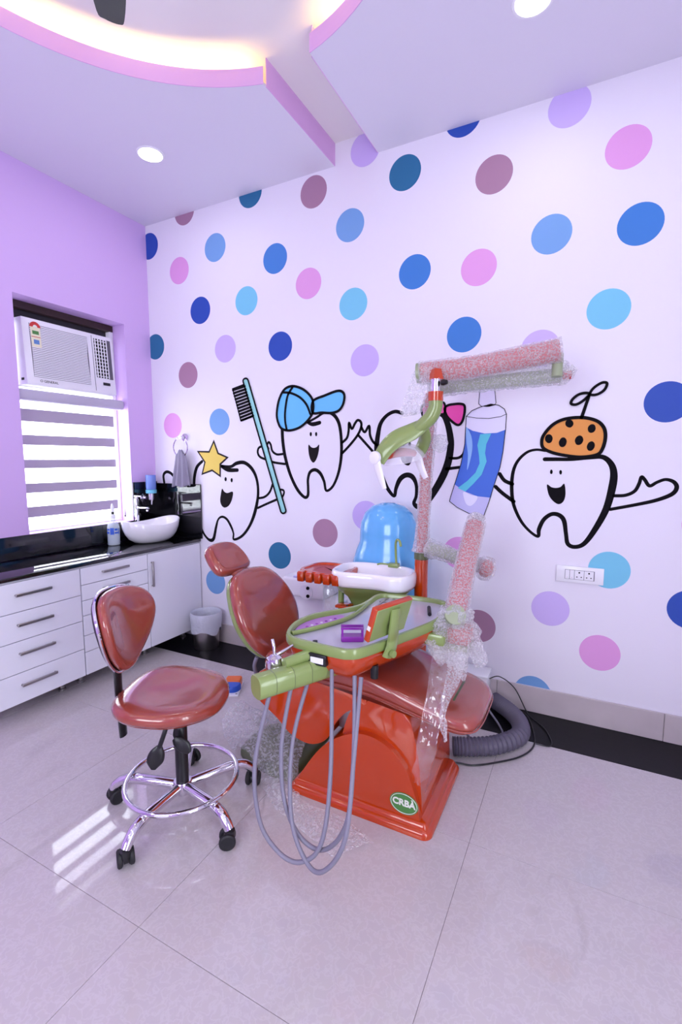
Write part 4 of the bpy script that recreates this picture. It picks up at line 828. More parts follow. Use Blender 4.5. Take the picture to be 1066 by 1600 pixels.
obj('under_shell', extrude_y(prof, 1.618, 2.02, 0.02, 3), 'shell_orange', ch, smooth=50)
def sstep(t): t = max(0, min(1, t)); return t*t*(3-2*t)
seat_o = cr([(-1.235, 1.70), (-1.20, 1.63), (-1.05, 1.61), (-0.75, 1.605), (-0.5, 1.605), (-0.345, 1.615), (-0.302, 1.68), (-0.296, 1.82), (-0.304, 1.94), (-0.36, 2.005), (-0.5, 2.03), (-0.75, 2.035), (-1.05, 2.03), (-1.20, 2.01), (-1.235, 1.94)], 5, True)
def seat_warp(x, y, h):
    d = (y-CY_)/0.21
    return (x, y, 0.487 - 0.072*sstep((x+0.80)/0.50) + h*(1.0 - 0.15*sstep((x+0.8)/0.5)) + 0.012*d*d*(1 if h > 0.03 else 0)*(1 - sstep((x+0.8)/0.4)))
seat = obj('seat', cushion(seat_o, 0.068, 0.03, 0.006, warp=seat_warp), 'leather', ch, smooth=70)
obj('seat_welt', tube([(p[0], p[1], seat_warp(p[0], p[1], 0.022)[2]) for p in [(CY_*0 + q[0] + (0.002 if q[0] > -0.8 else -0.002), q[1] + (-0.003 if q[1] < CY_ else 0.003)) for q in seat_o[::2]]], 0.003, 6, 1, closed=True), 'leather', seat)
# backrest and headrest
uB = Vector((-0.447, 0, 0.894)); wB = Vector((0.894, 0, 0.447))
OB = Vector((-1.285, 1.83, 0.455))
hw = [(0.0, 0.0), (0.012, 0.09), (0.05, 0.145), (0.11, 0.19), (0.19, 0.215), (0.26, 0.213), (0.33, 0.193), (0.39, 0.160), (0.43, 0.115), (0.445, 0.06), (0.450, 0.0)]
ol = cr([(w_, s_) for s_, w_ in hw] + [(-w_, s_) for s_, w_ in reversed(hw[1:-1])], 4, True)
def back_warp(x, y, h):
    return (x, y, h + 0.35*x*x - 0.22*(y-0.2)*(y-0.2))
back = obj('backrest', cushion(ol, 0.062, 0.032, 0.008, (OB, Y, uB, wB), back_warp), 'leather', ch, smooth=70)
obj('back_shell', loft([(x*1.0, y*1.0) for x, y in ol], [(0.06, -0.034), (0.03, -0.028), (0.014, -0.016), (0.008, 0.002), (0.010, 0.010)], (OB, Y, uB, wB), warp=back_warp), 'green', back)
uH = Vector((-0.70, 0, 0.714)); wH = Vector((0.714, 0, 0.70)); OH = Vector((-1.60, 1.815, 0.885))
ol = cr([(-0.125, -0.03), (-0.11, -0.075), (-0.05, -0.092), (0.05, -0.092), (0.11, -0.075), (0.125, -0.03), (0.118, 0.03), (0.095, 0.072), (0.04, 0.092), (-0.04, 0.092), (-0.095, 0.072), (-0.118, 0.03)], 4, True)
head = obj('headrest', cushion(ol, 0.062, 0.030, 0.004, (OH, Y, uH, wH)), 'leather', ch, smooth=70)
obj('headrest_neck', tube([(-1.535, 1.825, 0.855), (-1.50, 1.825, 0.835), (-1.47, 1.828, 0.80)], [0.05, 0.055, 0.06], 14, 4, flat=0.35, up=wB), 'leather', head)
obj('drain_hose', tube([(-1.33, 1.72, 0.48), (-1.345, 1.72, 0.43), (-1.335, 1.74, 0.37), (-1.28, 1.78, 0.33), (-1.15, 1.80, 0.32)], 0.009, 10, 8), 'hose_grey', ch)
# low green foot plate left of the pedestal, under the wrap
fp = thing('green_floor_plate', (-1.25, 1.78, 0), 'low green plate on the floor under crumpled bubble wrap', 'floor plate')
obj('plate', loft(cr([(-1.42, 1.70), (-1.30, 1.63), (-1.08, 1.62), (-1.07, 1.80), (-1.08, 1.98), (-1.30, 1.98), (-1.42, 1.90)], 4, True), [(0, 0.0005), (0, 0.016), (0.012, 0.028), (0.03, 0.034)]), 'green_dark', fp)
def edge(pts, u):
    m = len(pts)-1; t = u*m; i = min(m-1, int(t)); f = t-i
    q = cr(pts, 10); k = min(len(q)-1, int(round(u*(len(q)-1)))); return Vector(q[k])
UP_ = [(-1.56, 2.02, 0), (-1.38, 2.06, 0), (-1.20, 1.99, 0), (-1.09, 1.70, 0), (-0.98, 1.550, 0), (-0.80, 1.535, 0), (-0.62, 1.47, 0)]
LO_ = [(-1.66, 1.82, 0), (-1.47, 1.68, 0), (-1.30, 1.62, 0), (-1.17, 1.53, 0), (-1.04, 1.45, 0), (-0.90, 1.40, 0), (-0.73, 1.355, 0)]
def wrapf(u, v):
    p = edge(LO_, u)*(1-v) + edge(UP_, u)*v
    e = min(v, 1-v)*2
    k = (0.10*(1-sstep(u/0.75)) + 0.020)
    z = 0.004 + k*(0.25+0.75*e)*max(0, 0.55 + 0.9*noise.noise((p.x*7, p.y*7, 3.1)) + 0.45*noise.noise((p.x*19, p.y*19, 1.0)) + 0.2*noise.noise((p.x*45, p.y*45, 7.0)))
    if -1.43 < p.x < -1.06 and 1.61 < p.y < 1.99: z += 0.038
    return (p.x + 0.012*noise.noise((p.x*15, p.y*15, 9)), p.y + 0.012*noise.noise((p.x*15, p.y*15, 19)), z)
tag(obj('bubble_wrap_sheet', grid(wrapf, 110, 44), 'floor_wrap', smooth=60), 'crumpled clear bubble wrap lying on the floor in front of the pedestal', 'bubble wrap')

# ------------------------------------------------------------------ operator stool
SC = Vector((-1.38, 1.29, 0))
stl = thing('operator_stool', SC, 'terracotta swivel stool on a chrome five-star base with foot ring', 'stool')
az = math.radians(22); fS = Vector((math.cos(az), math.sin(az), 0)); lS = Vector((-math.sin(az), math.cos(az), 0))
ol = []
for k in range(56):
    a = 2*PI*k/56; c, s = math.cos(a), math.sin(a)
    ex = 0.205*abs(c)**0.8*(1 if c > 0 else -1); ey = 0.215*abs(s)**0.8*(1 if s > 0 else -1)
    ol.append((ex, ey*(1.0 - 0.10*c)))
def stool_warp(x, y, h):
    r2 = x*x + y*y
    return (x, y, h + (0.55*r2 - 0.020 if h > 0.03 else 0.12*r2) + (0.02*sstep((0.10-x)/0.3)*0.5) - (0.9*max(0, x-0.12)**2*3))
OS = Vector((-1.405, 1.29, 0.438))
seat = obj('seat', cushion(ol, 0.062, 0.034, 0.010, (OS, fS, lS, Z), stool_warp), 'leather', stl, smooth=70)
obj('seat_plate', box(-1.47, -1.31, 1.22, 1.36, 0.412, 0.438, 0.006, 2), 'black_plastic', stl)
# backrest facing the seat
OBk = OS + fS*(-0.185) + lS*(-0.03); OBk.z = 0.585
vB = (Z - fS*0.16).normalized(); uU = lS; wW = uU.cross(vB).normalized()
hwp = [(0.0, 0.0), (0.008, 0.035), (0.04, 0.078), (0.10, 0.132), (0.17, 0.168), (0.23, 0.172), (0.28, 0.145), (0.308, 0.098), (0.320, 0.045), (0.322, 0.0)]
olb = cr([(w_, s_) for s_, w_ in hwp] + [(-w_, s_) for s_, w_ in reversed(hwp[1:-1])], 4, True)
def sb_warp(x, y, h): return (x, y, h + 1.6*x*x - 0.4*(y-0.16)**2)
bk = obj('backrest', cushion(olb, 0.050, 0.026, 0.006, (OBk, uU, vB, wW), sb_warp), 'leather', stl, smooth=70)
obj('backrest_trim', tube([tuple(OBk + uU*(x*1.02) + vB*(0.16+(y-0.16)*1.015) + wW*(sb_warp(x, y, 0)[2]+0.003)) for x, y in olb[::2]], 0.006, 8, 1, closed=True), 'chrome', bk)
obj('backrest_shell', loft(olb, [(0.03, -0.02), (0.010, -0.014), (0.002, 0.0)], (OBk, uU, vB, wW), warp=sb_warp), 'black_plastic', bk)
pB = OBk + vB*0.05 - wW*0.022
obj('backrest_bar', tube([tuple(pB + vB*0.07), tuple(pB), (pB.x+0.004, pB.y-0.002, 0.50), (pB.x+0.010, pB.y, 0.40), (pB.x+0.016, pB.y, 0.315)], 0.022, 8, 4, flat=0.5, up=fS), 'black_plastic', stl)
obj('bar_clamp', box(pB.x-0.015, pB.x+0.10, pB.y-0.022, pB.y+0.03, 0.405, 0.43, 0.005, 2), 'black_plastic', stl)
obj('lever_rod', tube([(-1.335, 1.185, 0.425), (-1.338, 1.172, 0.395), (-1.350, 1.158, 0.345)], 0.0085, 8, 6), 'black_plastic', stl)
lv = obj('lever_paddle', tube([(-1.349, 1.159, 0.350), (-1.355, 1.152, 0.325), (-1.363, 1.145, 0.292), (-1.367, 1.14, 0.262)], [0.010, 0.027, 0.029, 0.008], 12, 6, flat=0.3, up=(0.7, -0.7, 0.3)), 'black_plastic', stl)
obj('lever_rod', tube([(-1.340, 1.245, 0.425), (-1.352, 1.232, 0.36), (-1.348, 1.235, 0.335)], 0.005, 8, 6), 'black_plastic', stl)
obj('lever_paddle', tube([(-1.352, 1.230, 0.340), (-1.338, 1.236, 0.327), (-1.313, 1.246, 0.305), (-1.296, 1.252, 0.285)], [0.010, 0.022, 0.024, 0.008], 12, 6, flat=0.3, up=(0.3, -0.8, 0.4)), 'black_plastic', stl)
obj('gas_rod', lathe([(0.0, 0.33), (0.0135, 0.33), (0.0135, 0.415), (0, 0.415)], 20, (SC.x, SC.y, 0)), 'chrome', stl)
obj('gas_column', lathe([(0.0, 0.10), (0.025, 0.10), (0.025, 0.345), (0.022, 0.352), (0.0, 0.352)], 28, (SC.x, SC.y, 0)), 'black_plastic', stl)
obj('hub', lathe([(0.0, 0.066), (0.022, 0.066), (0.026, 0.085), (0.036, 0.09), (0.037, 0.118), (0.033, 0.124), (0.0, 0.124)], 30, (SC.x, SC.y, 0)), 'chrome', stl)
obj('foot_ring', tube([(SC.x + 0.213*math.cos(2*PI*k/48), SC.y + 0.213*math.sin(2*PI*k/48), 0.138) for k in range(48)], 0.010, 10, 1, closed=True), 'chrome', stl)
for deg in (-159, -84, -12, 58, 129):
    a = math.radians(deg); d = Vector((math.cos(a), math.sin(a), 0)); s_ = Vector((-math.sin(a), math.cos(a), 0))
    obj('leg', tube([tuple(SC + d*r + Z*z) for r, z in ((0.028, 0.104), (0.12, 0.110), (0.20, 0.113), (0.25, 0.104), (0.282, 0.082), (0.297, 0.064))], [0.019, 0.020, 0.020, 0.020, 0.019, 0.018], 14, 6), 'chrome', stl)
    cpos = SC + d*0.297
    tr_ = Vector((math.cos(a+0.9), math.sin(a+0.9), 0)); ax = Vector((-tr_.y, tr_.x, 0))
    cs = obj('caster', lathe([(0, -0.008), (0.019, -0.008), (0.019, 0.008), (0, 0.008)], 18, tuple(cpos + Z*0.0285 - tr_*0.006), axis=tuple(ax)), 'black_plastic', stl)
    obj('caster_stem', lathe([(0, 0.035), (0.0200, 0.037), (0.0200, 0.062), (0.014, 0.066), (0, 0.066)], 16, tuple(cpos)), 'black_plastic', cs)
    for sg in (-1, 1):
        obj('wheel', lathe([(0, -0.009), (0.025, -0.009), (0.030, -0.004), (0.030, 0.005), (0.025, 0.009), (0, 0.006)], 20, tuple(cpos + Z*0.0303 - tr_*0.008 + ax*0.0190*sg), axis=tuple(ax*sg)), 'black_rubber', cs)

# ------------------------------------------------------------------ delivery tray
TZ = 0.75
rim = cr([(-0.973,1.437),(-1.006,1.503),(-1.022,1.587),(-1.008,1.682),(-0.966,1.755),(-0.921,1.821),(-0.889,1.885),(-0.880,1.965),(-0.882,2.055),(-0.860,2.108),(-0.793,2.128),(-0.65,2.140),(-0.570,2.130),(-0.525,2.085),(-0.506,1.994),(-0.514,1.829),(-0.588,1.614),(-0.630,1.502),(-0.664,1.430),(-0.700,1.402),(-0.742,1.396),(-0.834,1.400),(-0.918,1.408)], 5, True)
rim = ccw(rim)
dt = thing('delivery_tray', (-0.75, 1.75, TZ-0.11), 'green-rimmed orange delivery tray with instrument holder beside the chair', 'dental tray')
bm = loft(rim, [(0.004, TZ-0.036), (0.0, TZ-0.028), (0.0, TZ-0.006), (0.004, TZ), (0.016, TZ), (0.020, TZ-0.005), (0.020, TZ-0.026), (0.006, TZ-0.030)], cap0=False, cap1=False)
rimo = obj('rim', bm, 'green', dt, smooth=50)
obj('tray_surface', loft(rim, [(0.014, TZ-0.024), (0.014, TZ-0.019)]), 'tray_metal', dt, smooth=0)
obj('tray_body', loft(rim, [(0.085, TZ-0.128), (0.058, TZ-0.124), (0.036, TZ-0.104), (0.018, TZ-0.070), (0.008, TZ-0.034), (0.012, TZ-0.028)]), 'shell_orange', dt, smooth=50)
obj('divider', tube([(-0.970, 1.470, TZ-0.010), (-0.920, 1.560, TZ-0.010), (-0.880, 1.650, TZ-0.010), (-0.855, 1.74, TZ-0.010), (-0.855, 1.84, TZ-0.010), (-0.862, 1.94, TZ-0.008)], 0.0095, 10, 6), 'green', dt)
kp = obj('key_panel', loft(cr([(-0.985, 1.520), (-0.955, 1.530), (-0.905, 1.640), (-0.885, 1.720), (-0.900, 1.765), (-0.945, 1.735), (-0.988, 1.66), (-1.0, 1.58)], 4, True), [(0, TZ-0.0188), (0, TZ-0.016)]), 'purple_panel', dt, smooth=30)
for k in range(7):
    t = k/6; obj('key', lathe([(0, 0), (0.006, 0), (0.006, 0.0015), (0, 0.002)], 12, (-0.965 + 0.055*t, 1.575 + 0.135*t, TZ-0.0158), ), 'white_plastic' if k % 2 else 'purple_plastic', kp)
gr = obj('drain_grate', box(-0.84, -0.72, 2.02, 2.03, TZ-0.0188, TZ-0.014), 'steel', dt, smooth=0)
for k in range(3): obj('grate_bar', box(-0.83 + 0.035*k, -0.82 + 0.035*k, 1.95, 2.09, TZ-0.0188, TZ-0.0135), 'steel', gr, smooth=0)
obj('handpiece', tube([(-0.60, 2.02, TZ-0.010), (-0.57, 1.93, TZ-0.010)], 0.0085, 10, 4), 'dark_panel', dt)
obj('tray_button', lathe([(0, 0), (0.009, 0), (0.009, 0.006), (0, 0.007)], 14, (-0.858, 1.455, TZ-0.0188)), 'black_plastic', dt)
# gauge, toggle and foot on the front
gg = obj('gauge', box(-0.852, -0.780, 1.394, 1.416, TZ-0.076, TZ-0.035, 0.003, 2), 'black_plastic', dt)
obj('gauge_face', box(-0.842, -0.790, 1.3925, 1.3955, TZ-0.068, TZ-0.046, 0.001, 1), 'white_plastic', gg)
obj('toggle', tube([(-0.868, 1.405, TZ-0.074), (-0.888, 1.362, TZ-0.088)], [0.010, 0.011], 12, 4), 'white_plastic', dt)
obj('rubber_foot', lathe([(0, -0.02), (0.014, -0.02), (0.015, 0), (0.015, 0.03), (0, 0.03)], 16, (-0.655, 1.535, TZ-0.125)), 'black_plastic', dt)
# film viewer on a swing bracket
fv = obj('film_viewer', box(-0.10, 0.10, -0.012, 0.012, 0, 0.135, 0.006, 3), 'shell_orange', dt, local=True)
e1, e2 = Vector((-0.658, 1.438, 0.772)), Vector((-0.586, 1.651, 0.772)); ue = (e2-e1).normalized()
tilt = Vector((0.035, -0.012, 0.115)).normalized(); vv = (tilt - ue*tilt.dot(ue)).normalized(); nn = ue.cross(vv)
mid = (e1+e2)/2 - root_loc(dt)
def viewer_frame(me):
    for v in me.vertices: v.co = mid + ue*v.co.x + vv*v.co.z + nn*v.co.y
viewer_frame(fv.data)
# the side turned to the camera
side = 1 if nn.dot(Vector((0,0,1.4)) - (e1+e2)/2) > 0 else -1
o = obj('viewer_back', box(-0.094, 0.094, side*0.0125 - 0.002, side*0.0125 + 0.002, 0.006, 0.129, 0.0015, 1), 'green', fv, local=True); viewer_frame(o.data)
o = obj('viewer_screen', box(-0.085, 0.085, -side*0.0125 - 0.001, -side*0.0125 + 0.001, 0.014, 0.12), 'white_plastic', fv, local=True, smooth=0); viewer_frame(o.data)
o = obj('viewer_sticker', box(-0.1008, -0.0995, -0.007, 0.007, 0.045, 0.062), 'badge_white', fv, local=True, smooth=0); viewer_frame(o.data)
q0 = (e1+e2)/2 + nn*side*0.02
obj('viewer_bracket', tube([(-0.610, 1.545, TZ-0.060), (-0.598, 1.552, TZ-0.030), (-0.594, 1.558, TZ+0.005), tuple(q0 + vv*0.045 + nn*side*0.012), tuple(q0 + vv*0.095 + nn*side*0.002), tuple(q0 + vv*0.118 - nn*side*0.004)], [0.030, 0.032, 0.028, 0.025, 0.024, 0.023], 10, 6, flat=0.42, up=tuple(nn*side)), 'green', dt)
obj('bracket_knob', lathe([(0, 0), (0.013, 0), (0.014, 0.004), (0.013, 0.014), (0, 0.016)], 12, (-0.590, 1.535, TZ-0.040), axis=(0.9, -0.35, 0)), 'green', dt)
# purple stand resting in the tray
ps = thing('instrument_stand', (-0.745, 1.535, TZ-0.019), 'small purple plastic instrument stand on the tray', 'instrument stand')
fr = (Vector((-0.745, 1.535, TZ-0.0185)), Vector((0.889, 0.459, 0)), Vector((-0.459, 0.889, 0)), Z)
obj('base', loft(rrect(-0.042, 0.042, -0.022, 0.022, 0.005), [(0.002, 0), (0, 0.004), (0, 0.017), (0.002, 0.020)], fr), 'purple_plastic', ps)
for yy in (-0.014, 0.014):
    for xx in (-0.037, 0.037): obj('stand_post', loft(rrect(xx-0.004, xx+0.004, yy-0.004, yy+0.004, 0.001, 2), [(0, 0.020), (0, 0.046)], fr), 'purple_plastic', ps)
    obj('stand_rail', loft(rrect(-0.042, 0.042, yy-0.005, yy+0.005, 0.002, 2), [(0, 0.046), (0, 0.054)], fr), 'purple_plastic', ps)
# instrument holder bar
bA, bB = Vector((-0.945, 1.212, 0.645)), Vector((-0.800, 1.50, 0.645)); bd_ = (bB-bA).normalized(); bs_ = Vector((bd_.y, -bd_.x, 0))
hb = obj('holder_bar', loft(rrect(-0.038, 0.038, -0.040, 0.040, 0.028, 5), [(0.002, 0), (0, 0.003), (0, (bB-bA).length)], (bA, bs_, Z, bd_)), 'green', dt, smooth=50)
tA = bA + bd_*0.115 + Z*0.048 - bs_*0.012
obj('holder_tube', tube([tuple(tA), tuple(tA + bd_*0.16 + Z*0.012)], [0.019, 0.021], 16, 4), 'green', dt)
for k in range(3):
    c0 = bA + bd_*(0.06 + 0.07*k)
    obj('holder_seam', loft(rrect(-0.0385, 0.0385, -0.0405, 0.0405, 0.028, 5), [(0, -0.0008), (0, 0.0008)], (c0, bs_, Z, bd_)), 'green_dark', hb, smooth=0)
sy = obj('syringe_body', lathe([(0, 0), (0.030, 0.0), (0.034, 0.018), (0.028, 0.045), (0.012, 0.055), (0, 0.057)], 20, tuple(bA + bd_*0.105 - bs_*0.062 + Z*0.012)), 'chrome', dt)
c0 = bA + bd_*0.105 - bs_*0.062 + Z*0.065
obj('syringe_nozzle', tube([tuple(c0 - Z*0.01), tuple(c0 + Z*0.03 - bs_*0.004), tuple(c0 + Z*0.052 - bs_*0.016)], 0.006, 10, 5), 'chrome', sy)
obj('syringe_lever', tube([tuple(c0 - bd_*0.03 - Z*0.012), tuple(c0 + bd_*0.02), tuple(c0 + bd_*0.075 + Z*0.018)], [0.006, 0.007, 0.004], 10, 5), 'chrome', sy)
# grey instrument hoses hanging in loops
HZ = [[(-0.925, 1.265, 0.61), (-0.945, 1.20, 0.38), (-0.915, 1.18, 0.20), (-0.84, 1.18, 0.115), (-0.76, 1.19, 0.105), (-0.70, 1.22, 0.175), (-0.71, 1.30, 0.36), (-0.775, 1.43, 0.655)],
      [(-0.885, 1.335, 0.61), (-0.885, 1.27, 0.42), (-0.850, 1.235, 0.25), (-0.78, 1.225, 0.155), (-0.69, 1.225, 0.150), (-0.62, 1.24, 0.26), (-0.625, 1.30, 0.45), (-0.680, 1.42, 0.655)],
      [(-0.855, 1.40, 0.61), (-0.860, 1.30, 0.42), (-0.815, 1.22, 0.22), (-0.74, 1.19, 0.115), (-0.67, 1.18, 0.120), (-0.605, 1.20, 0.24), (-0.620, 1.29, 0.44), (-0.655, 1.42, 0.655)]]
for h in HZ: obj('instrument_hose', tube(h, 0.0075, 10, 10), 'hose_grey', dt)
# wrapped arm carrying the tray
arm = obj('swing_arm', tube([(-0.447, 2.21, 1.100), (-0.449, 2.05, 0.945), (-0.445, 1.88, 0.785)], 0.040, 18, 6), 'red_wrap_core', dt)
def crumple(bm, amp, sc, seed):
    bm.normal_update()
    for v in bm.verts:
        d = noise.noise((v.co.x*sc+seed, v.co.y*sc, v.co.z*sc)) + 0.6*noise.noise((v.co.x*sc*2.7, v.co.y*sc*2.7+seed, v.co.z*sc*2.7))
        v.co += v.normal*(amp*d)
    return bm
obj('arm_wrap', crumple(tube([(-0.447, 2.235, 1.123), (-0.447, 2.225, 1.113), (-0.449, 2.05, 0.945), (-0.444, 1.86, 0.765)], [0.022, 0.045, 0.0475, 0.050], 28, 16), 0.002, 30, 2), 'bubble_wrap', arm, smooth=60)
obj('arm_joint', lathe([(0, -0.05), (0.04, -0.045), (0.045, 0), (0.04, 0.045), (0, 0.05)], 20, (-0.445, 1.865, 0.765), axis=(0.2, -0.8, 0.55)), 'green_wrap_core', dt)
obj('joint_block', box(-0.475, -0.385, 1.85, 1.95, 0.655, 0.725, 0.012, 2), 'red_wrap_core', dt)
obj('joint_foot', box(-0.53, -0.385, 1.84, 1.96, 0.625, 0.655, 0.010, 2), 'green_wrap_core', dt)
obj('arm_bracket', box(-0.60, -0.47, 1.80, 1.92, 0.655, 0.705, 0.012, 2), 'green', dt)
JC = Vector((-0.445, 1.885, 0))
def skirt(u, v):
    a = u*2*PI
    r = 0.050 + 0.050*v + 0.018*v*math.sin(a*5+1) + 0.016*noise.noise((math.cos(a)*2, math.sin(a)*2, v*6))
    drop = 0.23 + 0.10*noise.noise((math.cos(a)*1.7+3, math.sin(a)*1.7, 0.3))
    return (JC.x + r*math.cos(a)*1.12 + 0.012*noise.noise((a*3, v*9, 2)), JC.y - 0.01 + r*math.sin(a) + 0.012*noise.noise((a*3, v*9, 5)), 0.805 - drop*v + 0.02*math.sin(a*7)*v)
obj('wrap_skirt', grid(skirt, 80, 26), 'bubble_wrap', arm, smooth=60)
def strip(L, R, nv=26, nu=8, amp=0.012, seed=0.0):
    l = cr(L, 8); r = cr(R, 8)
    def fn(u, v):
        i = int(round(v*(len(l)-1))); p = Vector(l[i])*(1-u) + Vector(r[min(i, len(r)-1)])*u
        k = amp*(0.3+v)
        return (p.x + k*noise.noise((p.x*30+seed, v*7, u*3)), p.y + 1.3*k*noise.noise((u*4+seed, v*6, 3)), p.z)
    return grid(fn, nu, nv)
obj('wrap_tail', strip([(-0.495, 1.74, 0.685), (-0.480, 1.60, 0.56), (-0.490, 1.545, 0.42), (-0.500, 1.54, 0.30), (-0.500, 1.54, 0.245)], [(-0.440, 1.74, 0.69), (-0.412, 1.60, 0.55), (-0.420, 1.545, 0.40), (-0.445, 1.54, 0.30), (-0.478, 1.54, 0.235)]), 'thin_film', arm, smooth=60)
obj('wrap_tail', strip([(-0.455, 1.79, 0.66), (-0.435, 1.70, 0.585), (-0.425, 1.60, 0.535), (-0.412, 1.56, 0.48), (-0.402, 1.55, 0.43)], [(-0.385, 1.79, 0.66), (-0.375, 1.71, 0.60), (-0.398, 1.61, 0.535), (-0.392, 1.56, 0.48), (-0.380, 1.55, 0.425)], seed=4), 'bubble_wrap', arm, smooth=60)
# link from the post to the swing arm
lk = obj('link_arm', tube([(-0.685, 2.295, 0.955), (-0.55, 2.27, 0.93), (-0.42, 2.24, 0.900)], 0.030, 16, 5), 'green_wrap_core', dt)
obj('link_wrap', crumple(tube([(-0.69, 2.295, 0.957), (-0.55, 2.27, 0.93), (-0.41, 2.24, 0.900)], [0.050, 0.038, 0.036], 24, 14), 0.007, 34, 8), 'bubble_wrap', lk, smooth=60)
obj('elbow', lathe([(0, -0.040), (0.018, -0.038), (0.032, -0.02), (0.034, 0), (0.032, 0.02), (0.018, 0.038), (0, 0.04)], 18, (-0.398, 2.235, 0.895), axis=(0.3, -0.2, 0.9)), 'red_wrap_core', dt)
obj('elbow_wrap', crumple(lathe([(0, -0.055), (0.03, -0.05), (0.044, -0.02), (0.044, 0.02), (0.03, 0.05), (0, 0.055)], 20, (-0.398, 2.235, 0.895), axis=(0.3, -0.2, 0.9)), 0.004, 40, 3), 'bubble_wrap', lk, smooth=60)

# ------------------------------------------------------------------ spittoon unit with post
SPX, SPY = -0.955, 2.23
spu = thing('spittoon_unit', (SPX, SPY, 0), 'green spittoon stand with a white bowl and orange post behind the tray', 'spittoon')
ol = cr([(-1.172, 2.22), (-1.155, 2.13), (-1.08, 2.085), (-0.98, 2.10), (-0.90, 2.112), (-0.82, 2.105), (-0.757, 2.135), (-0.735, 2.22), (-0.757, 2.31), (-0.83, 2.36), (-0.955, 2.375), (-1.08, 2.365), (-1.155, 2.315)], 5, True)
bowl = obj('bowl', loft(ol, [(0.03, 0.752), (0.008, 0.756), (0.002, 0.772), (0.0, 0.81), (0.004, 0.828), (0.012, 0.834), (0.022, 0.830), (0.032, 0.810), (0.055, 0.780), (0.085, 0.765)]), 'ceramic', spu, smooth=60)
obj('bowl_drain', lathe([(0, 0), (0.022, 0), (0.022, 0.004), (0, 0.004)], 20, (-0.99, 2.23, 0.7655)), 'chrome', bowl)
obj('bowl_support', loft(ol, [(0.115, 0.58), (0.110, 0.64), (0.085, 0.685), (0.04, 0.72), (0.018, 0.7515)]), 'green', spu, smooth=60)
obj('stand', loft(rrect(-1.075, -0.845, 2.13, 2.33, 0.05), [(0, 0.0005), (0, 0.05), (0.006, 0.06), (0.006, 0.579)]), 'green', spu, smooth=50)
fb = obj('faucet_base', box(-0.905, -0.850, 2.285, 2.325, 0.8355, 0.858, 0.004, 2), 'green', spu)
obj('faucet_spout', tube([(-0.865, 2.305, 0.857), (-0.868, 2.304, 0.92), (-0.868, 2.303, 0.965), (-0.856, 2.292, 0.985), (-0.838, 2.278, 0.980), (-0.828, 2.270, 0.955)], 0.0065, 10, 6), 'green', fb)
obj('cup_filler', tube([(-0.905, 2.305, 0.847), (-0.945, 2.295, 0.850), (-0.965, 2.285, 0.845)], 0.005, 8, 5), 'green', fb)
po = obj('post', lathe([(0, 0.0005), (0.055, 0.0005), (0.055, 0.012), (0.034, 0.02), (0.034, 0.895), (0, 0.896)], 28, (-0.728, 2.30, 0)), 'shell_orange', spu)
obj('post_collar', lathe([(0, 0.896), (0.037, 0.896), (0.037, 0.925), (0.034, 0.93), (0, 0.931)], 28, (-0.728, 2.30, 0)), 'green_dark', po)
# assistant rack
rk = obj('rack', loft(cr([(-1.335, 2.125), (-1.085, 2.115), (-1.085, 2.25), (-1.10, 2.33), (-1.20, 2.365), (-1.33, 2.345), (-1.365, 2.25)], 5, True), [(0.004, 0.768), (0, 0.772), (0, 0.806), (0.004, 0.811), (0.02, 0.811), (0.026, 0.803), (0.07, 0.801)]), 'shell_orange', spu, smooth=50)
for k in range(5):
    x0 = -1.342 + 0.052*k
    obj('rack_finger', loft(rrect(x0, x0+0.040, 2.085, 2.13, 0.008, 3), [(0.003, 0.757), (0, 0.762), (0, 0.802), (0.006, 0.810)]), 'shell_orange', rk, smooth=50)
obj('rack_pole', tube([(-1.135, 2.20, 0.002), (-1.135, 2.20, 0.768)], 0.016, 14, 2), 'green', spu)
obj('rack_arm', box(-1.135, -1.05, 2.19, 2.215, 0.50, 0.525, 0.004, 1), 'green', spu)
sh = obj('side_shelf', box(-1.12, -1.045, 2.10, 2.17, 0.640, 0.655, 0.004, 2), 'shell_orange', spu)
obj('shelf_clip', box(-1.06, -1.05, 2.105, 2.115, 0.61, 0.66, 0.002, 1), 'dark_panel', sh)
obj('shelf_bracket', box(-1.125, -1.06, 2.165, 2.20, 0.625, 0.64, 0.003, 1), 'green', sh)
obj('plastic_cover', crumple(tube([(-1.19, 2.165, 0.752), (-1.185, 2.16, 0.70), (-1.19, 2.165, 0.60), (-1.185, 2.16, 0.50)], [0.018, 0.03, 0.034, 0.02], 18, 10), 0.006, 40, 3), 'thin_film', spu, smooth=60)
# plain blue stand-in for the figure behind the bowl
bh = thing('blue_stand_in', (-1.01, 2.555, 0), 'plain rounded light blue stand-in for a figure behind the spittoon bowl', 'housing')
obj('shell', lathe([(0.0, 0.0008), (0.20, 0.0008), (0.205, 0.02), (0.205, 0.60), (0.215, 0.72), (0.213, 0.80), (0.192, 0.87), (0.172, 0.92), (0.170, 0.97), (0.165, 1.03), (0.140, 1.09), (0.095, 1.13), (0.04, 1.148), (0.0, 1.15)], 48, (-1.01, 2.555, 0), 1.0, 0.78), 'blue_shell', bh, smooth=60)
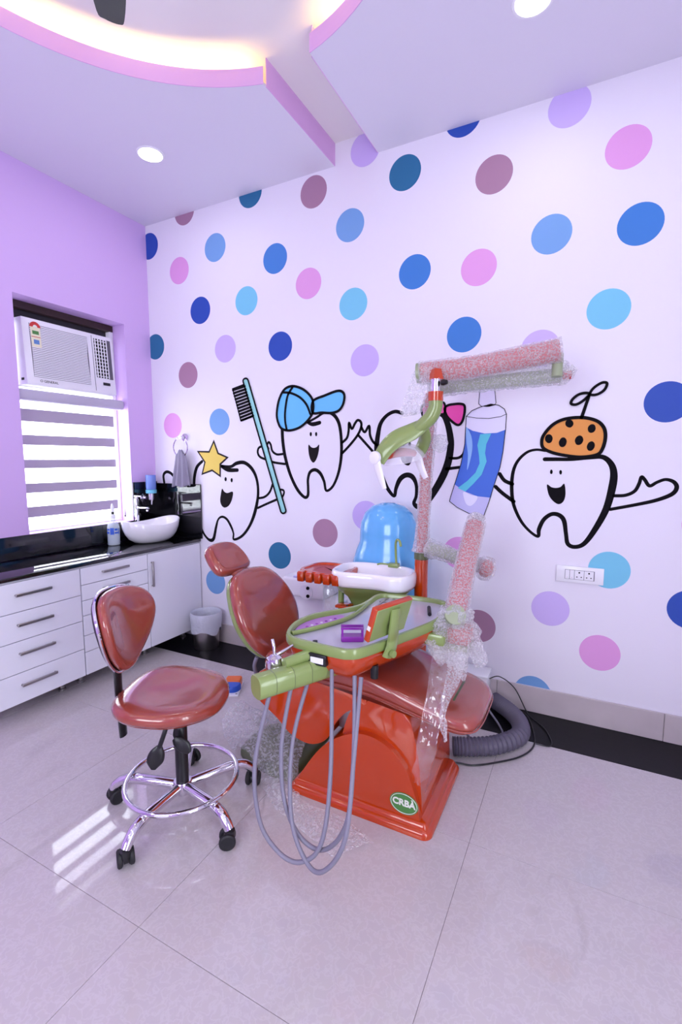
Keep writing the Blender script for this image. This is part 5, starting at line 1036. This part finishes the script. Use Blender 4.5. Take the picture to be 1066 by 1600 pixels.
# white suction cabinet behind the chair back
sc_ = thing('suction_cabinet', (-1.5, 2.55, 0), 'white suction cabinet with a round dial behind the chair backrest', 'cabinet')
obj('pedestal', box(-1.64, -1.265, 2.49, 2.69, 0.0008, 0.545, 0.012, 3), 'white_plastic', sc_)
hd = obj('head', box(-1.685, -1.375, 2.44, 2.69, 0.546, 0.665, 0.018, 4), 'white_plastic', sc_)
obj('dial', lathe([(0, 0), (0.048, 0), (0.046, 0.004), (0, 0.005)], 30, (-1.50, 2.4405, 0.585), axis=(0, -1, 0)), 'laminate', hd)
for dz in (-0.024, 0.026): obj('dial_port', lathe([(0, 0), (0.011, 0), (0.010, 0.006), (0, 0.006)], 14, (-1.485, 2.4355, 0.588+dz), axis=(0, -1, 0)), 'ink', hd)
obj('lid_rim', tube([(-1.60, 2.46, 0.668), (-1.50, 2.45, 0.672), (-1.40, 2.46, 0.668)], 0.008, 8, 5), 'lilac', hd)
obj('side_panel', box(-1.263, -1.238, 2.53, 2.69, 0.0008, 0.66, 0.008, 2), 'white_plastic', sc_)

# ------------------------------------------------------------------ examination lamp on its wrapped pole and arms
lp = thing('dental_lamp', (-0.728, 2.30, 0.932), 'green dental lamp hanging from bubble-wrapped arms on a tall pole', 'lamp')
pole = obj('pole', tube([(-0.728, 2.30, 0.932), (-0.715, 2.30, 1.30), (-0.695, 2.30, 1.715)], 0.026, 14, 2), 'red_wrap_core', lp)
obj('pole_wrap', crumple(tube([(-0.728, 2.30, 0.934), (-0.724, 2.30, 1.04), (-0.715, 2.30, 1.25), (-0.700, 2.30, 1.50), (-0.695, 2.30, 1.70)], [0.050, 0.036, 0.034, 0.034, 0.036], 22, 30), 0.003, 34, 5), 'bubble_wrap', pole, smooth=60)
obj('pole_knob', crumple(lathe([(0, -0.045), (0.028, -0.035), (0.042, 0.0), (0.03, 0.035), (0, 0.042)], 18, (-0.645, 2.29, 1.475)), 0.006, 40, 5), 'bubble_wrap', pole, smooth=60)
la = obj('lower_arm', tube([(-0.695, 2.30, 1.735), (-0.55, 2.295, 1.745), (-0.12, 2.27, 1.752)], 0.031, 14, 4), 'green_wrap_core', lp)
obj('arm_wrap', crumple(tube([(-0.70, 2.30, 1.733), (-0.55, 2.295, 1.742), (-0.35, 2.285, 1.75), (-0.12, 2.27, 1.765), (-0.09, 2.268, 1.768)], [0.044, 0.039, 0.041, 0.050, 0.02], 24, 20), 0.006, 30, 1), 'bubble_wrap', la, smooth=60)
obj('arm_tip', lathe([(0, -0.02), (0.018, -0.015), (0.018, 0.015), (0, 0.02)], 14, (-0.098, 2.262, 1.750), axis=(1, 0, 0)), 'red_wrap_core', la)
ua = obj('upper_arm', tube([(-0.690, 2.13, 1.785), (-0.45, 2.165, 1.80), (-0.13, 2.21, 1.845)], 0.044, 18, 5), 'red_wrap_core', lp)
obj('arm_wrap', crumple(tube([(-0.697, 2.13, 1.784), (-0.60, 2.145, 1.79), (-0.45, 2.165, 1.80), (-0.30, 2.19, 1.822), (-0.12, 2.212, 1.847)], [0.053, 0.051, 0.050, 0.050, 0.051], 26, 20), 0.003, 32, 6), 'bubble_wrap', ua, smooth=60)
obj('arm_cap', lathe([(0, -0.012), (0.046, -0.01), (0.046, 0.01), (0, 0.012)], 20, (-0.700, 2.128, 1.784), axis=(-1, -0.14, -0.06)), 'green_wrap_core', ua)
obj('elbow_pin', lathe([(0, -0.10), (0.022, -0.095), (0.022, 0.0), (0, 0.0)], 14, (-0.135, 2.235, 1.835), axis=(0, 0.1, 1)), 'green_wrap_core', ua)
obj('hanging_wrap', strip([(-0.715, 2.10, 1.80), (-0.735, 2.09, 1.72), (-0.762, 2.085, 1.65), (-0.772, 2.085, 1.585)], [(-0.645, 2.085, 1.80), (-0.640, 2.085, 1.72), (-0.645, 2.085, 1.66), (-0.690, 2.085, 1.60)], 22, 12, 0.03, 3), 'bubble_wrap', ua, smooth=60)
# lamp neck and yoke
LX = -0.611
obj('neck_flange', lathe([(0, 1.745), (0.034, 1.745), (0.022, 1.790), (0, 1.795)], 4, (LX, 2.09, 0)), 'shell_orange', lp)
obj('neck_tube', lathe([(0, 1.69), (0.024, 1.69), (0.024, 1.748), (0, 1.748)], 22, (LX, 2.09, 0)), 'chrome', lp)
obj('lock_knob', lathe([(0, -0.012), (0.012, -0.010), (0.014, 0.0), (0.010, 0.016), (0, 0.018)], 10, (LX+0.040, 2.07, 1.727), axis=(1, -0.4, 0)), 'black_plastic', lp)
obj('collar', lathe([(0, 1.652), (0.0335, 1.652), (0.0335, 1.692), (0, 1.692)], 26, (LX, 2.09, 0)), 'shell_orange', lp)
obj('neck', tube([(LX, 2.09, 1.655), (LX, 2.09, 1.625), (-0.630, 2.09, 1.585), (-0.664, 2.09, 1.553), (-0.690, 2.09, 1.532)], [0.031, 0.031, 0.032, 0.031, 0.029], 18, 6), 'green', lp)
obj('yoke_arm', tube([(-0.670, 2.09, 1.548), (-0.712, 2.07, 1.520), (-0.770, 2.04, 1.490), (-0.815, 2.02, 1.445), (-0.848, 2.01, 1.388)], [0.033, 0.042, 0.043, 0.038, 0.032], 14, 6, flat=0.4, up=(0.3, -1, 0.5)), 'green', lp)
obj('yoke_arm', tube([(-0.668, 2.10, 1.540), (-0.672, 2.14, 1.505), (-0.690, 2.18, 1.472), (-0.715, 2.20, 1.435), (-0.735, 2.20, 1.408)], [0.030, 0.034, 0.032, 0.030, 0.026], 14, 6, flat=0.45, up=(0.3, 1, 0.3)), 'green', lp)
rf = obj('reflector', lathe([(0.0, 0.050), (0.03, 0.045), (0.065, 0.022), (0.085, -0.012), (0.090, -0.03), (0.086, -0.03), (0.061, 0.016), (0.028, 0.039), (0.0, 0.043)], 30, (-0.775, 2.105, 1.425), 1.25, 0.8, axis=(-0.12, -0.35, 0.93)), 'lamp_cover', lp, smooth=60)
obj('bulb_housing', tube([(-0.830, 2.03, 1.408), (-0.775, 2.10, 1.430), (-0.725, 2.18, 1.425)], [0.016, 0.022, 0.016], 14, 5), 'shell_orange', lp)
hA = obj('handle_disc', lathe([(0, -0.008), (0.027, -0.008), (0.030, -0.002), (0.029, 0.010), (0.020, 0.014), (0, 0.015)], 24, (-0.850, 1.985, 1.405), axis=(-0.35, -0.93, 0)), 'white_plastic', lp)
obj('handle', tube([(-0.847, 1.985, 1.400), (-0.830, 1.985, 1.335), (-0.806, 1.985, 1.265)], [0.021, 0.021, 0.013], 14, 6, flat=0.45, up=(-0.35, -0.93, 0)), 'white_plastic', hA)
obj('handle', tube([(-0.735, 2.17, 1.440), (-0.712, 2.17, 1.40), (-0.695, 2.17, 1.355), (-0.672, 2.17, 1.310)], [0.012, 0.022, 0.020, 0.014], 14, 6, flat=0.4, up=(-0.35, -0.93, 0)), 'white_plastic', lp)

# ------------------------------------------------------------------ floor items
pd = thing('foot_pedal', (-1.87, 2.17, 0), 'blue and orange foot pedal on a white plate behind the stool', 'foot pedal')
fr = (Vector((-1.865, 2.165, 0.0005)), Vector((0.88, 0.47, 0)), Vector((-0.47, 0.88, 0)), Z)
obj('base_plate', loft(rrect(-0.055, 0.055, -0.095, 0.085, 0.01), [(0, 0), (0, 0.008), (0.002, 0.010)], fr), 'white_plastic', pd)
obj('pedal', loft(cr([(-0.05, -0.005), (-0.045, -0.05), (-0.02, -0.068), (0.02, -0.068), (0.045, -0.05), (0.05, -0.005)], 3, True), [(0, 0.0102), (0, 0.035), (0.006, 0.042)], fr, warp=lambda x, y, h: (x, y, h + 0.10*(y+0.068) if h > 0.02 else h)), 'blue_plastic', pd)
obj('hinge_cover', loft(rrect(-0.048, 0.048, 0.0, 0.075, 0.01), [(0, 0.0102), (0, 0.045), (0.006, 0.052)], fr), 'orange_plastic', pd)
for (sx_, sy_) in ((-0.04, -0.083), (0.04, -0.083)): obj('screw', lathe([(0, 0), (0.006, 0), (0.005, 0.003), (0, 0.003)], 10, tuple(fr[0] + fr[1]*sx_ + fr[2]*sy_ + Z*0.010)), 'steel', pd)
path = cr([(-0.50, 2.13, 0.048), (-0.42, 2.165, 0.048), (-0.32, 2.235, 0.048), (-0.235, 2.36, 0.048), (-0.245, 2.48, 0.048), (-0.30, 2.57, 0.048), (-0.36, 2.625, 0.050), (-0.405, 2.655, 0.055)], 12)
tag(obj('corrugated_hose', tube(path, [0.038 if k % 2 else 0.0445 for k in range(len(path))], 18, 0), 'corrugated', smooth=20), 'grey corrugated hose curving from the pedestal to the wall box', 'hose')
ub = thing('utility_box', (-0.6, 2.64, 0), 'white floor utility box at the wall behind the footrest', 'box')
obj('cover', box(-0.76, -0.435, 2.585, 2.718, 0.0008, 0.20, 0.006, 2), 'white_plastic', ub)
obj('lid', box(-0.765, -0.430, 2.580, 2.719, 0.2005, 0.212, 0.004, 2), 'white_plastic', ub)
def cable(pts, r, mat, label): return tag(obj('cable', tube(pts, r, 8, 8), mat), label, 'cable')
cable([(-0.505, 2.055, 0.012), (-0.46, 2.075, 0.008), (-0.40, 2.09, 0.006), (-0.32, 2.15, 0.006), (-0.22, 2.25, 0.006), (-0.17, 2.36, 0.006), (-0.175, 2.48, 0.006), (-0.23, 2.655, 0.006), (-0.33, 2.711, 0.006), (-0.424, 2.711, 0.012)], 0.004, 'black_plastic', 'thin black cable looping around the corrugated hose')
cable([(-0.43, 2.64, 0.18), (-0.38, 2.67, 0.19), (-0.30, 2.69, 0.13), (-0.22, 2.66, 0.012), (-0.13, 2.56, 0.006), (-0.09, 2.42, 0.006), (-0.16, 2.40, 0.006)], 0.003, 'black_plastic', 'thin black cable lying on the black floor border')
cable([(-0.49, 2.24, 0.09), (-0.44, 2.26, 0.03), (-0.36, 2.31, 0.008), (-0.315, 2.39, 0.008), (-0.345, 2.48, 0.010), (-0.42, 2.545, 0.06), (-0.44, 2.578, 0.10)], 0.0055, 'hose_grey', 'thin grey tube between the pedestal and the utility box')
